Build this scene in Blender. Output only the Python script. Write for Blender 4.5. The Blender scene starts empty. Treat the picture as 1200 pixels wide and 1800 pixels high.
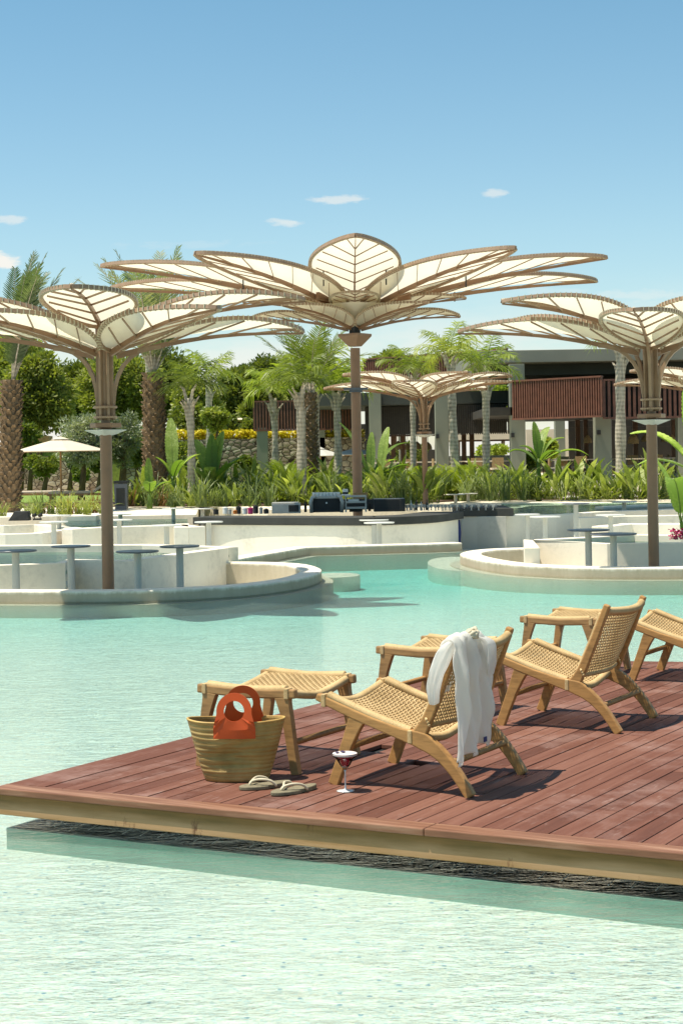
import bpy, bmesh, math, random
from mathutils import Vector, Matrix, noise as mnoise
R = math.radians
sin, cos, pi = math.sin, math.cos, math.pi
rnd = random.Random(7)
scene = bpy.context.scene

# ------------------------------------------------------------------ camera
FOC, HZ, ROLL, EYE = 2900.0, 805.0, 0.0167, 1.69
DECK = 0.185
cam = bpy.data.cameras.new('camera'); camo = bpy.data.objects.new('camera', cam)
scene.collection.objects.link(camo)
cam.sensor_fit = 'VERTICAL'; cam.sensor_height = 36.0; cam.lens = FOC / 1800 * 36
cam.shift_y = -(900 - HZ) / 1800; cam.clip_end = 3000; cam.clip_start = 0.1
camo.matrix_world = Matrix.Translation((0, 0, EYE)) @ Matrix.Rotation(R(90), 4, 'X') @ Matrix.Rotation(-math.atan(ROLL), 4, 'Z')
scene.camera = camo

# ------------------------------------------------------------------ light
SUNV = Vector((-cos(R(70)) * cos(R(10)), -cos(R(70)) * sin(R(10)), sin(R(70))))
sun = bpy.data.lights.new('sun', 'SUN'); suno = bpy.data.objects.new('sun', sun)
scene.collection.objects.link(suno)
sun.energy = 5.0; sun.angle = R(0.5); sun.color = (1.0, 0.93, 0.79)
suno.rotation_euler = SUNV.to_track_quat('Z', 'Y').to_euler()

def ulvl(px, py):
    u, v = px - 600, py - HZ
    return u - ROLL * v, ROLL * u + v
def onz(px, py, z=0.0):
    ul, vl = ulvl(px, py)
    d = FOC * (EYE - z) / vl
    return Vector((ul / FOC * d, d))
def atd(px, py, d):
    ul, vl = ulvl(px, py)
    return Vector((ul / FOC * d, d, EYE - vl / FOC * d))

w = bpy.data.worlds.new('World'); scene.world = w; w.use_nodes = True
nt = w.node_tree; N = nt.nodes; L = nt.links
bg = N['Background']; bg.inputs[1].default_value = 0.104
sky = N.new('ShaderNodeTexSky'); sky.sky_type = 'NISHITA'; sky.sun_disc = False
sky.sun_elevation = R(70); sky.sun_rotation = math.atan2(SUNV.x, SUNV.y)
sky.air_density = 1.0; sky.dust_density = 0.35; sky.ozone_density = 1.6; sky.altitude = 0
def M_(op, a, b=None, c=None):
    n = N.new('ShaderNodeMath'); n.operation = op
    for i, v in enumerate((a, b, c)):
        if v is None: continue
        if isinstance(v, (int, float)): n.inputs[i].default_value = v
        else: L.new(v, n.inputs[i])
    return n.outputs[0]
tc = N.new('ShaderNodeTexCoord'); sp = N.new('ShaderNodeSeparateXYZ'); L.new(tc.outputs['Generated'], sp.inputs[0])
yy = M_('MAXIMUM', sp.outputs[1], 0.05)
X = M_('DIVIDE', sp.outputs[0], yy); Z = M_('DIVIDE', sp.outputs[2], yy)
cv = N.new('ShaderNodeCombineXYZ'); L.new(M_('MULTIPLY', X, 55.0), cv.inputs[0]); L.new(M_('MULTIPLY', Z, 170.0), cv.inputs[2])
ns = N.new('ShaderNodeTexNoise'); ns.inputs['Scale'].default_value = 1.0; ns.inputs['Detail'].default_value = 6; ns.inputs['Roughness'].default_value = .62
L.new(cv.outputs[0], ns.inputs['Vector'])
nz = ns.outputs['Fac']
tot = None
for (px, py, rx, ry, st) in ((597, 351, 62, 9, .55), (498, 391, 40, 8, .55), (866, 340, 32, 9, .5), (12, 387, 40, 13, .5), (8, 458, 34, 17, 1.0),
                             (1125, 520, 110, 14, .3), (960, 515, 120, 12, .22), (330, 430, 150, 8, .12)):
    ul, vl = ulvl(px, py)
    dx = M_('DIVIDE', M_('SUBTRACT', X, ul / FOC), rx / FOC); dz = M_('DIVIDE', M_('SUBTRACT', Z, -vl / FOC), ry / FOC)
    r2 = M_('ADD', M_('MULTIPLY', dx, dx), M_('MULTIPLY', dz, dz))
    g = M_('SUBTRACT', 1.0, r2)
    g = M_('ADD', g, M_('MULTIPLY', M_('SUBTRACT', nz, .5), 4.6))
    n = N.new('ShaderNodeMapRange'); n.interpolation_type = 'SMOOTHSTEP'
    n.inputs[1].default_value = 0.0; n.inputs[2].default_value = 1.1; n.inputs[4].default_value = st
    L.new(g, n.inputs[0])
    gg = M_('MULTIPLY', n.outputs[0], M_('GREATER_THAN', sp.outputs[1], 0.0))
    tot = gg if tot is None else M_('MAXIMUM', tot, gg)
# low bank of cloud above the horizon
cv2 = N.new('ShaderNodeCombineXYZ'); L.new(M_('MULTIPLY', X, 9.0), cv2.inputs[0]); L.new(M_('MULTIPLY', Z, 26.0), cv2.inputs[2])
ns2 = N.new('ShaderNodeTexNoise'); ns2.inputs['Scale'].default_value = 1.3; ns2.inputs['Detail'].default_value = 7; ns2.inputs['Roughness'].default_value = .58
L.new(cv2.outputs[0], ns2.inputs['Vector'])
band = N.new('ShaderNodeMapRange'); band.interpolation_type = 'SMOOTHSTEP'
band.inputs[1].default_value = 0.115; band.inputs[2].default_value = 0.03; band.inputs[3].default_value = 0; band.inputs[4].default_value = .95
L.new(Z, band.inputs[0])
cb = N.new('ShaderNodeMapRange'); cb.interpolation_type = 'SMOOTHSTEP'; cb.inputs[1].default_value = .36; cb.inputs[2].default_value = .62
L.new(ns2.outputs['Fac'], cb.inputs[0])
tot = M_('MAXIMUM', tot, M_('MULTIPLY', M_('MULTIPLY', band.outputs[0], cb.outputs[0]), M_('GREATER_THAN', sp.outputs[1], 0.0)))
tint = N.new('ShaderNodeMixRGB'); tint.blend_type = 'MULTIPLY'; tint.inputs[0].default_value = 1
tr_ = N.new('ShaderNodeValToRGB'); el_ = tr_.color_ramp.elements; el_.new(.5)
el_[0].position = .0; el_[0].color = (.95, .97, .95, 1); el_[1].position = .45; el_[1].color = (.92, 1.04, .97, 1); el_[2].position = 1; el_[2].color = (.74, 1.0, .95, 1)
L.new(M_('DIVIDE', Z, .30), tr_.inputs[0]); L.new(tr_.outputs[0], tint.inputs[2])
L.new(sky.outputs[0], tint.inputs[1])
mx = N.new('ShaderNodeMixRGB'); L.new(tot, mx.inputs[0]); L.new(tint.outputs[0], mx.inputs[1]); mx.inputs[2].default_value = (6.4, 6.3, 5.9, 1)
L.new(mx.outputs[0], bg.inputs[0])
scene.view_settings.view_transform = 'Standard'; scene.view_settings.look = 'None'
scene.view_settings.exposure = 0.49; scene.view_settings.gamma = 1.0
scene.render.engine = 'CYCLES'
scene.cycles.max_bounces = 10; scene.cycles.transparent_max_bounces = 24
scene.cycles.caustics_reflective = False; scene.cycles.caustics_refractive = False

# ------------------------------------------------------------------ materials
class Mt:
    def __init__(s, name):
        s.m = bpy.data.materials.new(name); s.m.use_nodes = True
        s.t = s.m.node_tree; s.n = s.t.nodes; s.l = s.t.links
        s.b = s.n['Principled BSDF']; s.out = s.n['Material Output']
        s.tc = s.n.new('ShaderNodeTexCoord')
    def mapn(s, scale=(1, 1, 1), rot=(0, 0, 0), src='Object'):
        n = s.n.new('ShaderNodeMapping'); n.inputs['Scale'].default_value = scale; n.inputs['Rotation'].default_value = rot
        s.l.new(s.tc.outputs[src], n.inputs[0]); return n.outputs[0]
    def noise(s, sc, det=4, vec=None, rough=.55):
        n = s.n.new('ShaderNodeTexNoise'); n.inputs['Scale'].default_value = sc; n.inputs['Detail'].default_value = det; n.inputs['Roughness'].default_value = rough
        s.l.new(vec if vec else s.tc.outputs['Object'], n.inputs['Vector']); return n.outputs['Fac']
    def vor(s, sc, vec=None, feat='F1', out='Distance'):
        n = s.n.new('ShaderNodeTexVoronoi'); n.feature = feat; n.inputs['Scale'].default_value = sc
        s.l.new(vec if vec else s.tc.outputs['Object'], n.inputs['Vector']); return n.outputs[out]
    def ramp(s, f, stops):
        n = s.n.new('ShaderNodeValToRGB'); e = n.color_ramp.elements
        while len(e) < len(stops): e.new(.5)
        for i, (p, c) in enumerate(stops):
            e[i].position = p; e[i].color = (*c, 1) if len(c) == 3 else c
        s.l.new(f, n.inputs[0]); return n.outputs[0]
    def mix(s, f, a, b, mode='MIX'):
        n = s.n.new('ShaderNodeMixRGB'); n.blend_type = mode
        for i, v in enumerate((f, a, b)):
            if isinstance(v, (int, float)): n.inputs[i].default_value = v
            elif isinstance(v, tuple): n.inputs[i].default_value = (*v, 1)
            else: s.l.new(v, n.inputs[i])
        return n.outputs[0]
    def math(s, op, a, b=0.0):
        n = s.n.new('ShaderNodeMath'); n.operation = op
        for i, v in enumerate((a, b)):
            if isinstance(v, (int, float)): n.inputs[i].default_value = v
            else: s.l.new(v, n.inputs[i])
        return n.outputs[0]
    def rand(s):
        n = s.n.new('ShaderNodeObjectInfo'); return n.outputs['Random']
    def col(s, c):
        if isinstance(c, tuple): s.b.inputs['Base Color'].default_value = (*c, 1)
        else: s.l.new(c, s.b.inputs['Base Color'])
    def set(s, rough=.6, spec=.5, metal=0.0):
        s.b.inputs['Roughness'].default_value = rough; s.b.inputs['Specular IOR Level'].default_value = spec; s.b.inputs['Metallic'].default_value = metal
        return s
    def bump(s, h, st=.3, dist=.01):
        n = s.n.new('ShaderNodeBump'); n.inputs['Strength'].default_value = st; n.inputs['Distance'].default_value = dist
        s.l.new(h, n.inputs['Height']); s.l.new(n.outputs[0], s.b.inputs['Normal']); return n.outputs[0]
    def transl(s, c, f=.35):
        t = s.n.new('ShaderNodeBsdfTranslucent'); mx = s.n.new('ShaderNodeMixShader'); mx.inputs[0].default_value = f
        if isinstance(c, tuple): t.inputs[0].default_value = (*c, 1)
        else: s.l.new(c, t.inputs[0])
        s.l.new(s.b.outputs[0], mx.inputs[1]); s.l.new(t.outputs[0], mx.inputs[2]); s.l.new(mx.outputs[0], s.out.inputs[0])

def simple(name, c, rough=.6, var=.15, sc=6, spec=.5, metal=0, bump=0, bsc=60, bd=.004):
    m = Mt(name); lo = tuple(v * (1 - var) for v in c); hi = tuple(min(1, v * (1 + var)) for v in c)
    m.col(m.ramp(m.noise(sc, 5), [(.3, lo), (.7, hi)])); m.set(rough, spec, metal)
    if bump: m.bump(m.noise(bsc, 4), bump, bd)
    return m.m

def leafmat(name, c1, c2, c3=None, sc=.8, tr=.35, rough=.45, spec=.35):
    m = Mt(name)
    r = m.rand()
    f = m.math('ADD', m.noise(sc, 3), m.math('MULTIPLY', m.math('SUBTRACT', r, .5), .42))
    f = m.math('ADD', f, m.math('MULTIPLY', m.math('SUBTRACT', m.noise(sc * 14, 1), .5), .5))
    st = [(.3, c1), (.68, c2)] + ([(.85, c3)] if c3 else [])
    c = m.ramp(f, st); m.col(c); m.set(rough, spec)
    m.transl(m.mix(1.0, c, (1.5, 1.6, .6), 'MULTIPLY'), tr)
    return m.m

MAT = {}
def plaster(name, c, sc=1.3):
    m = Mt(name)
    n1 = m.noise(sc, 6, rough=.6); n2 = m.noise(14, 4)
    f = m.math('ADD', m.math('MULTIPLY', n1, .7), m.math('MULTIPLY', n2, .3))
    m.col(m.ramp(f, [(.3, tuple(v * .76 for v in c)), (.48, c), (.72, tuple(min(.9, v * 1.07) for v in c))]))
    m.set(.85, .2); m.bump(m.noise(35, 5), .25, .01)
    return m.m
MAT['plaster'] = plaster('plaster', (.78, .71, .585))
def kerbmat():
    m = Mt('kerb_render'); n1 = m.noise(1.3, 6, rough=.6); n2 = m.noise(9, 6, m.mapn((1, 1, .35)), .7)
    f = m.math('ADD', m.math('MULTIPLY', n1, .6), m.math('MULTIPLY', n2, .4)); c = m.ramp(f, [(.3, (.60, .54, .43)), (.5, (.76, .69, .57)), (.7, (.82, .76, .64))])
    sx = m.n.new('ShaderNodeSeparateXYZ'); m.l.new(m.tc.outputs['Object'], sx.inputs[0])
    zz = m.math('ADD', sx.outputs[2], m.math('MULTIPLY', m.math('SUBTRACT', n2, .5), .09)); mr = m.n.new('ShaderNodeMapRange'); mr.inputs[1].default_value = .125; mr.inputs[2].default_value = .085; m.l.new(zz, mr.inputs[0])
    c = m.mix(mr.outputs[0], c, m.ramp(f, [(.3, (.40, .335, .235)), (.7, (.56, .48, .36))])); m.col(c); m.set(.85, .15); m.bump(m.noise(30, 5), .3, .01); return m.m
MAT['kerb'] = kerbmat()
MAT['plaster_wet'] = plaster('plaster_wet', (.6, .54, .42))
MAT['plaster_grey'] = plaster('plaster_grey', (.45, .43, .37))
MAT['paving'] = plaster('paving', (.76, .68, .54), .6)
MAT['steel'] = simple('steel_brown', (.25, .135, .072), .42, .12, 3)
MAT['steel_frame'] = simple('steel_frame', (.30, .19, .115), .5, .15, 6)
MAT['rope'] = simple('rope_tie', (.62, .54, .38), .9, .2, 20)
MAT['table_dark'] = simple('table_dark', (.09, .10, .12), .3, .1, 6)
MAT['table_light'] = simple('table_light', (.62, .61, .56), .4, .06, 6)
MAT['table_post'] = simple('table_post', (.5, .48, .42), .5, .06, 4)
MAT['bar_dark'] = simple('bar_dark', (.05, .05, .045), .75, .2, 2, .2)
MAT['black'] = simple('black_plastic', (.018, .018, .017), .7, .2, 6)
MAT['silver'] = simple('brushed_steel', (.42, .41, .38), .45, .1, 8, metal=.35)
MAT['pool_tile'] = simple('aqua_plinth_render', (.24, .44, .37), .6, .12, 3)
MAT['white'] = simple('white_paint', (.75, .74, .7), .5, .05, 4)
MAT['concrete'] = simple('grey_green_render', (.20, .21, .16), .8, .08, .8)
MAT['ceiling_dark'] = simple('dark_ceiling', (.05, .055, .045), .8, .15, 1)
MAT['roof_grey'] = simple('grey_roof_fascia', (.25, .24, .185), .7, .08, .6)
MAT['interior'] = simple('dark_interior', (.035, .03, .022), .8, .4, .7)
MAT['beam'] = simple('interior_beam', (.16, .075, .035), .6, .2, 3)
MAT['slat'] = simple('brown_slat', (.16, .062, .036), .55, .25, 5)
MAT['slat_dark'] = simple('dark_slat', (.04, .034, .028), .6, .2, 5)
MAT['wicker'] = simple('wicker_shade', (.30, .2, .09), .8, .3, 30)
MAT['canvas'] = simple('beige_canvas', (.62, .53, .40), .85, .06, 2)
MAT['soil'] = simple('soil', (.10, .06, .04), .9, .4, 5, bump=.5, bsc=20, bd=.05)
MAT['orange'] = simple('orange_leather', (.58, .075, .006), .6, .1, 9, bump=.2, bsc=250, bd=.001)
MAT['pebble'] = simple('pale_pebbles', (.6, .57, .5), .9, .45, 12, bump=.8, bsc=14, bd=.05)
MAT['linen_white'] = None

def fabric():
    m = Mt('cream_fabric'); c = m.ramp(m.noise(1.6, 4), [(.3, (.78, .73, .6)), (.7, (.85, .81, .69))])
    m.col(c); m.set(.8, .2); m.transl((.86, .8, .64), .5); return m.m
MAT['fabric'] = fabric()
def linen():
    m = Mt('white_linen'); m.col((.92, .90, .86)); m.set(.85, .15)
    m.bump(m.math('ADD', m.noise(60, 3), m.noise(14, 4)), .35, .006); m.transl((.95, .93, .89), .62); return m.m
MAT['linen'] = linen()

def teak(name, c, g=1.0):
    m = Mt(name)
    v = m.mapn((9, 60, 60)); n = m.noise(1.0, 5, v, .6); n2 = m.noise(3.2, 3)
    f = m.math('ADD', m.math('MULTIPLY', n, .65), m.math('MULTIPLY', n2, .35))
    m.col(m.ramp(f, [(.3, tuple(x * .52 for x in c)), (.5, c), (.7, tuple(x * 1.25 for x in c))])); m.set(.48, .35)
    m.bump(n, .2, .003); return m.m
MAT['teak'] = teak('teak', (.43, .228, .078))
MAT['teak_dark'] = teak('teak_weathered', (.38, .215, .085))
def cord():
    m = Mt('woven_cord'); n = m.noise(160, 2); n2 = m.noise(7, 3)
    f = m.math('ADD', m.math('MULTIPLY', n, .5), m.math('MULTIPLY', n2, .5))
    m.col(m.ramp(f, [(.3, (.34, .225, .095)), (.5, (.53, .37, .18)), (.7, (.66, .49, .26))])); m.set(.7, .25); return m.m
MAT['cord'] = cord()
def straw():
    m = Mt('palm_straw')
    v = m.mapn((1, 1, 1), src='UV')
    wv = m.n.new('ShaderNodeTexWave'); wv.wave_type = 'BANDS'; wv.bands_direction = 'Y'; wv.inputs['Scale'].default_value = 4.6; wv.inputs['Distortion'].default_value = 1.4; wv.inputs['Detail'].default_value = 2
    m.l.new(v, wv.inputs[0])
    mp = m.mapn((1, 1, 1), (0, 0, .6), 'UV')
    w2 = m.n.new('ShaderNodeTexWave'); w2.inputs['Scale'].default_value = 32; w2.inputs['Distortion'].default_value = 3; m.l.new(mp, w2.inputs[0])
    mp3 = m.mapn((1, 1, 1), (0, 0, -.6), 'UV')
    w3 = m.n.new('ShaderNodeTexWave'); w3.inputs['Scale'].default_value = 32; w3.inputs['Distortion'].default_value = 3; m.l.new(mp3, w3.inputs[0])
    h = m.math('MULTIPLY', w2.outputs['Fac'], w3.outputs['Fac'])
    n = m.noise(9, 4)
    f = m.math('ADD', m.math('MULTIPLY', n, .6), m.math('MULTIPLY', h, .4))
    m.col(m.ramp(f, [(.2, (.36, .20, .05)), (.5, (.72, .48, .16)), (.75, (.9, .69, .32))])); m.set(.55, .4)
    hh = m.math('ADD', m.math('MULTIPLY', wv.outputs['Fac'], .8), m.math('MULTIPLY', h, .5))
    m.bump(hh, .9, .006); return m.m
MAT['straw'] = straw()

def deckmat():
    m = Mt('red_decking')
    at = m.n.new('ShaderNodeAttribute'); at.attribute_name = 'tint'
    v = m.mapn((30, 1.6, 30)); n = m.noise(1.0, 6, v, .65); st = m.noise(2.3, 6, None, .7); sm = m.noise(.8, 3)
    f = m.math('ADD', m.math('ADD', m.math('MULTIPLY', n, .6), .04), m.math('MULTIPLY', at.outputs['Fac'], .32))
    c = m.ramp(f, [(.22, (.082, .032, .021)), (.5, (.145, .058, .038)), (.78, (.225, .105, .072))])
    pale = m.ramp(st, [(.50, (0, 0, 0)), (.70, (.7, .7, .7))])
    c = m.mix(pale, c, (.28, .17, .14))
    c = m.mix(m.ramp(m.noise(11, 5, m.mapn((3, .5, 1))), [(.62, (0, 0, 0)), (.8, (.5, .5, .5))]), c, (.45, .34, .3))
    m.col(c); m.set(.7, .14); m.bump(n, .35, .003); return m.m
MAT['deck'] = deckmat()
def fascia():
    m = Mt('stained_fascia'); v = m.mapn((1.2, 20, 22)); n = m.noise(1.0, 6, v, .65)
    sx = m.n.new('ShaderNodeSeparateXYZ'); m.l.new(m.tc.outputs['Object'], sx.inputs[0])
    zz = m.math('ADD', sx.outputs[2], m.math('MULTIPLY', m.math('SUBTRACT', m.noise(3, 5), .5), .05))
    mr = m.n.new('ShaderNodeMapRange'); mr.inputs[1].default_value = -.09; mr.inputs[2].default_value = -.055; m.l.new(zz, mr.inputs[0])
    a = m.ramp(n, [(.3, (.34, .19, .075)), (.7, (.50, .30, .16))]); b = m.ramp(n, [(.3, (.13, .085, .024)), (.7, (.29, .15, .05))])
    c = m.mix(mr.outputs[0], a, b)
    cr = m.ramp(m.noise(5, 7, m.mapn((1.5, 1, .5)), .75), [(.60, (0, 0, 0)), (.66, (.8, .8, .8))])
    m.col(m.mix(cr, c, (.12, .045, .02))); m.set(.65, .3); m.bump(n, .4, .004); return m.m
MAT['fascia'] = fascia()
def trimm():
    m = Mt('deck_trim'); v = m.mapn((1.5, 26, 26)); n = m.noise(1.0, 5, v, .6)
    m.col(m.ramp(n, [(.3, (.15, .062, .032)), (.5, (.225, .10, .054)), (.72, (.36, .2, .125))])); m.set(.55, .35); m.bump(n, .3, .003); return m.m
MAT['trim'] = trimm()

def floormat():
    m = Mt('pool_mosaic')
    n = m.noise(1.1, 4); c = m.ramp(n, [(.3, (.56, .585, .53)), (.7, (.68, .70, .64))])
    v1 = m.vor(30, None, 'F1', 'Color'); d1 = m.vor(30, None, 'F1', 'Distance')
    hs = m.n.new('ShaderNodeSeparateXYZ'); m.l.new(v1, hs.inputs[0])
    pick = m.math('MULTIPLY', m.math('GREATER_THAN', hs.outputs[0], .9), m.math('LESS_THAN', d1, .30))
    c = m.mix(m.ramp(m.noise(14, 6, m.mapn((.8, 1.7, 1)), .8), [(.44, (0, 0, 0)), (.60, (.85, .85, .85))]), c, (.84, .83, .72))  # pale streaks painted into the floor colour for the sparkle of rippled sunlight
    c = m.mix(m.ramp(m.noise(30, 5, m.mapn((.8, 1.7, 1)), .75), [(.52, (0, 0, 0)), (.70, (.42, .42, .42))]), c, (.30, .45, .45))  # darker streaks of the same painted light ripple
    c = m.mix(m.math('MULTIPLY', pick, .8), c, (.07, .22, .34))
    v2 = m.vor(75, None, 'F1', 'Color'); hs2 = m.n.new('ShaderNodeSeparateXYZ'); m.l.new(v2, hs2.inputs[0])
    c = m.mix(m.math('MULTIPLY', m.math('GREATER_THAN', hs2.outputs[1], .86), .4), c, (.34, .5, .56))
    c = m.mix(m.math('MULTIPLY', m.math('LESS_THAN', hs2.outputs[2], .12), .35), c, (.9, .84, .66))
    m.col(c); m.set(.6, .3); return m.m
MAT['pool_floor'] = floormat()

def watermat(name, vol=True, tint=None):
    m = Mt(name)
    m.n.remove(m.b)
    geo = m.n.new('ShaderNodeNewGeometry')
    mp = m.n.new('ShaderNodeMapping'); mp.inputs['Scale'].default_value = (.75, 1.5, 1); m.l.new(geo.outputs['Position'], mp.inputs[0])
    n1 = m.noise(3.0, 3, mp.outputs[0], .5); n2 = m.noise(9.5, 3, mp.outputs[0], .6); n3 = m.noise(27, 3, mp.outputs[0], .6)
    h = m.math('ADD', m.math('ADD', m.math('MULTIPLY', n1, .55), m.math('MULTIPLY', n2, .55)), m.math('MULTIPLY', n3, .24))
    bp = m.n.new('ShaderNodeBump'); bp.inputs['Strength'].default_value = 1.0; bp.inputs['Distance'].default_value = .036
    m.l.new(h, bp.inputs['Height'])
    fr = m.n.new('ShaderNodeFresnel'); fr.inputs[0].default_value = 1.333; m.l.new(bp.outputs[0], fr.inputs[1])
    tr = m.n.new('ShaderNodeBsdfTransparent'); tr.inputs[0].default_value = (.97, .99, .985, 1)
    rf = m.n.new('ShaderNodeBsdfRefraction'); rf.inputs['IOR'].default_value = 1.12; rf.inputs['Roughness'].default_value = 0.0
    rf.inputs[0].default_value = (.97, .99, .985, 1); m.l.new(bp.outputs[0], rf.inputs['Normal'])
    gl = m.n.new('ShaderNodeBsdfGlossy'); gl.inputs['Roughness'].default_value = .03; m.l.new(bp.outputs[0], gl.inputs['Normal'])
    m1 = m.n.new('ShaderNodeMixShader'); m1.inputs[0].default_value = .12 if vol else 0.0
    m.l.new(tr.outputs[0], m1.inputs[1]); m.l.new(rf.outputs[0], m1.inputs[2])
    m2 = m.n.new('ShaderNodeMixShader'); m.l.new(fr.outputs[0], m2.inputs[0]); m.l.new(m1.outputs[0], m2.inputs[1]); m.l.new(gl.outputs[0], m2.inputs[2])
    m.l.new(m2.outputs[0], m.out.inputs[0])
    if vol:
        va = m.n.new('ShaderNodeVolumeAbsorption'); va.inputs[0].default_value = (.30, .90, .885, 1); va.inputs[1].default_value = .62
        m.l.new(va.outputs[0], m.out.inputs[1])
    if tint: tr.inputs[0].default_value = (*tint, 1)
    return m.m
MAT['water'] = watermat('pool_water')
MAT['water_thin'] = watermat('upper_pool_water', False, (.74, .90, .86))

MAT['palm_green'] = leafmat('palm_leaf', (.12, .16, .03), (.25, .30, .055), (.40, .43, .10), 1.2, .35)
MAT['palm_yellow'] = leafmat('palm_leaf_yellow', (.16, .22, .04), (.30, .36, .06), (.42, .44, .12), 1.2, .4)
MAT['palm_blue'] = leafmat('date_palm_leaf', (.09, .13, .06), (.20, .24, .12), (.38, .36, .18), 1.2, .3)
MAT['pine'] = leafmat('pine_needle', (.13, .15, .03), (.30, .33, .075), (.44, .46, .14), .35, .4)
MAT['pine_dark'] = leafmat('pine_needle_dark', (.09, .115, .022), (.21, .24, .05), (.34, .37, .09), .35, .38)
MAT['olive'] = leafmat('olive_leaf', (.13, .155, .09), (.26, .29, .18), (.4, .42, .28), .9, .2)
MAT['shrub'] = leafmat('shrub_leaf', (.10, .13, .02), (.22, .26, .05), (.38, .4, .1), 1.5, .35)
MAT['strap'] = leafmat('strap_leaf', (.09, .13, .045), (.20, .245, .09), (.42, .46, .22), 2.2, .35)
MAT['lance'] = leafmat('lance_leaf', (.12, .16, .03), (.27, .32, .075), (.5, .52, .2), 2.2, .4)
MAT['grassy'] = leafmat('yellow_blade', (.18, .22, .05), (.34, .37, .11), (.5, .46, .2), 2.2, .4)
MAT['russet'] = leafmat('russet_blade', (.16, .08, .03), (.30, .17, .06), (.42, .3, .12), 2.2, .3)
MAT['cycad'] = leafmat('cycad_leaf', (.12, .17, .02), (.27, .33, .045), (.4, .42, .07), 2.2, .35)
MAT['banana'] = leafmat('banana_leaf', (.12, .20, .035), (.28, .37, .09), (.45, .52, .2), 1.6, .45)
MAT['flower_y'] = leafmat('yellow_flower', (.35, .3, .02), (.62, .5, .03), (.7, .6, .06), 2, .2)
MAT['flower_p'] = leafmat('pink_flower', (.35, .02, .1), (.55, .05, .2), None, 9, .2)
MAT['flower_o'] = leafmat('orange_flower', (.45, .14, .02), (.65, .25, .05), None, 5, .2)
MAT['lawn'] = simple('lawn_grass', (.17, .25, .035), .9, .3, 9, bump=.6, bsc=60, bd=.02)
def trunk(name, c, sc=(6, 6, 1.5), st=.9, ringz=0):
    m = Mt(name); n = m.noise(1.0, 6, m.mapn(sc), .65)
    f = n
    if ringz:
        wv = m.n.new('ShaderNodeTexWave'); wv.bands_direction = 'Z'; wv.inputs['Scale'].default_value = ringz; wv.inputs['Distortion'].default_value = 2.5
        m.l.new(m.tc.outputs['Object'], wv.inputs[0]); f = m.math('ADD', m.math('MULTIPLY', n, .85), m.math('MULTIPLY', wv.outputs['Fac'], .12))
    m.col(m.ramp(f, [(.28, tuple(x * .4 for x in c)), (.5, c), (.75, tuple(min(.8, x * 1.5) for x in c))])); m.set(.9, .1); m.bump(f, st, .04); return m.m
MAT['trunk_grey'] = trunk('grey_palm_trunk', (.47, .41, .32), (11, 11, 1.6), .9, 2.6)
MAT['trunk_boot'] = trunk('date_palm_boots', (.20, .14, .085), (5, 5, 5), .8)
MAT['bark'] = trunk('bark', (.12, .085, .055))
def stonewall():
    m = Mt('rubble_stone'); d = m.vor(3.4, m.mapn((1, 1, 1.5)), 'DISTANCE_TO_EDGE'); cc = m.vor(3.4, m.mapn((1, 1, 1.5)), 'F1', 'Color')
    h = m.n.new('ShaderNodeSeparateXYZ'); m.l.new(cc, h.inputs[0])
    c = m.ramp(h.outputs[0], [(.1, (.22, .17, .12)), (.5, (.36, .29, .21)), (.9, (.52, .45, .34))])
    m.col(m.mix(m.ramp(d, [(.02, (1, 1, 1)), (.09, (0, 0, 0))]), c, (.05, .035, .025))); m.set(.9, .1); m.bump(d, .8, .08); return m.m
MAT['stone'] = stonewall()
def glassm():
    m = Mt('clear_glass'); m.n.remove(m.b)
    fr = m.n.new('ShaderNodeLayerWeight'); fr.inputs[0].default_value = .14
    tr = m.n.new('ShaderNodeBsdfTransparent'); tr.inputs[0].default_value = (.97, .97, .97, 1); gl = m.n.new('ShaderNodeBsdfGlossy'); gl.inputs['Roughness'].default_value = .02
    mx = m.n.new('ShaderNodeMixShader'); m.l.new(fr.outputs[0], mx.inputs[0]); m.l.new(tr.outputs[0], mx.inputs[1]); m.l.new(gl.outputs[0], mx.inputs[2]); m.l.new(mx.outputs[0], m.out.inputs[0])
    return m.m
MAT['glass'] = glassm()
MAT['stem_glass'] = simple('stem_glass', (.62, .63, .62), .12, .05, 9, .9)
MAT['drink'] = simple('berry_drink', (.34, .012, .045), .15, .1, 5)
MAT['foam'] = simple('pale_foam', (.78, .68, .64), .7, .05, 40)
MAT['petal_p'] = simple('violet_petal', (.04, .025, .09), .6, .3, 90)
MAT['sole'] = simple('olive_sole', (.20, .17, .105), .85, .2, 60, bump=.5, bsc=160, bd=.002)
MAT['strap_cream'] = simple('cream_strap', (.58, .50, .35), .6, .1, 30)
MAT['blue'] = simple('blue_cloth', (.02, .03, .13), .7, .1, 5)

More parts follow.
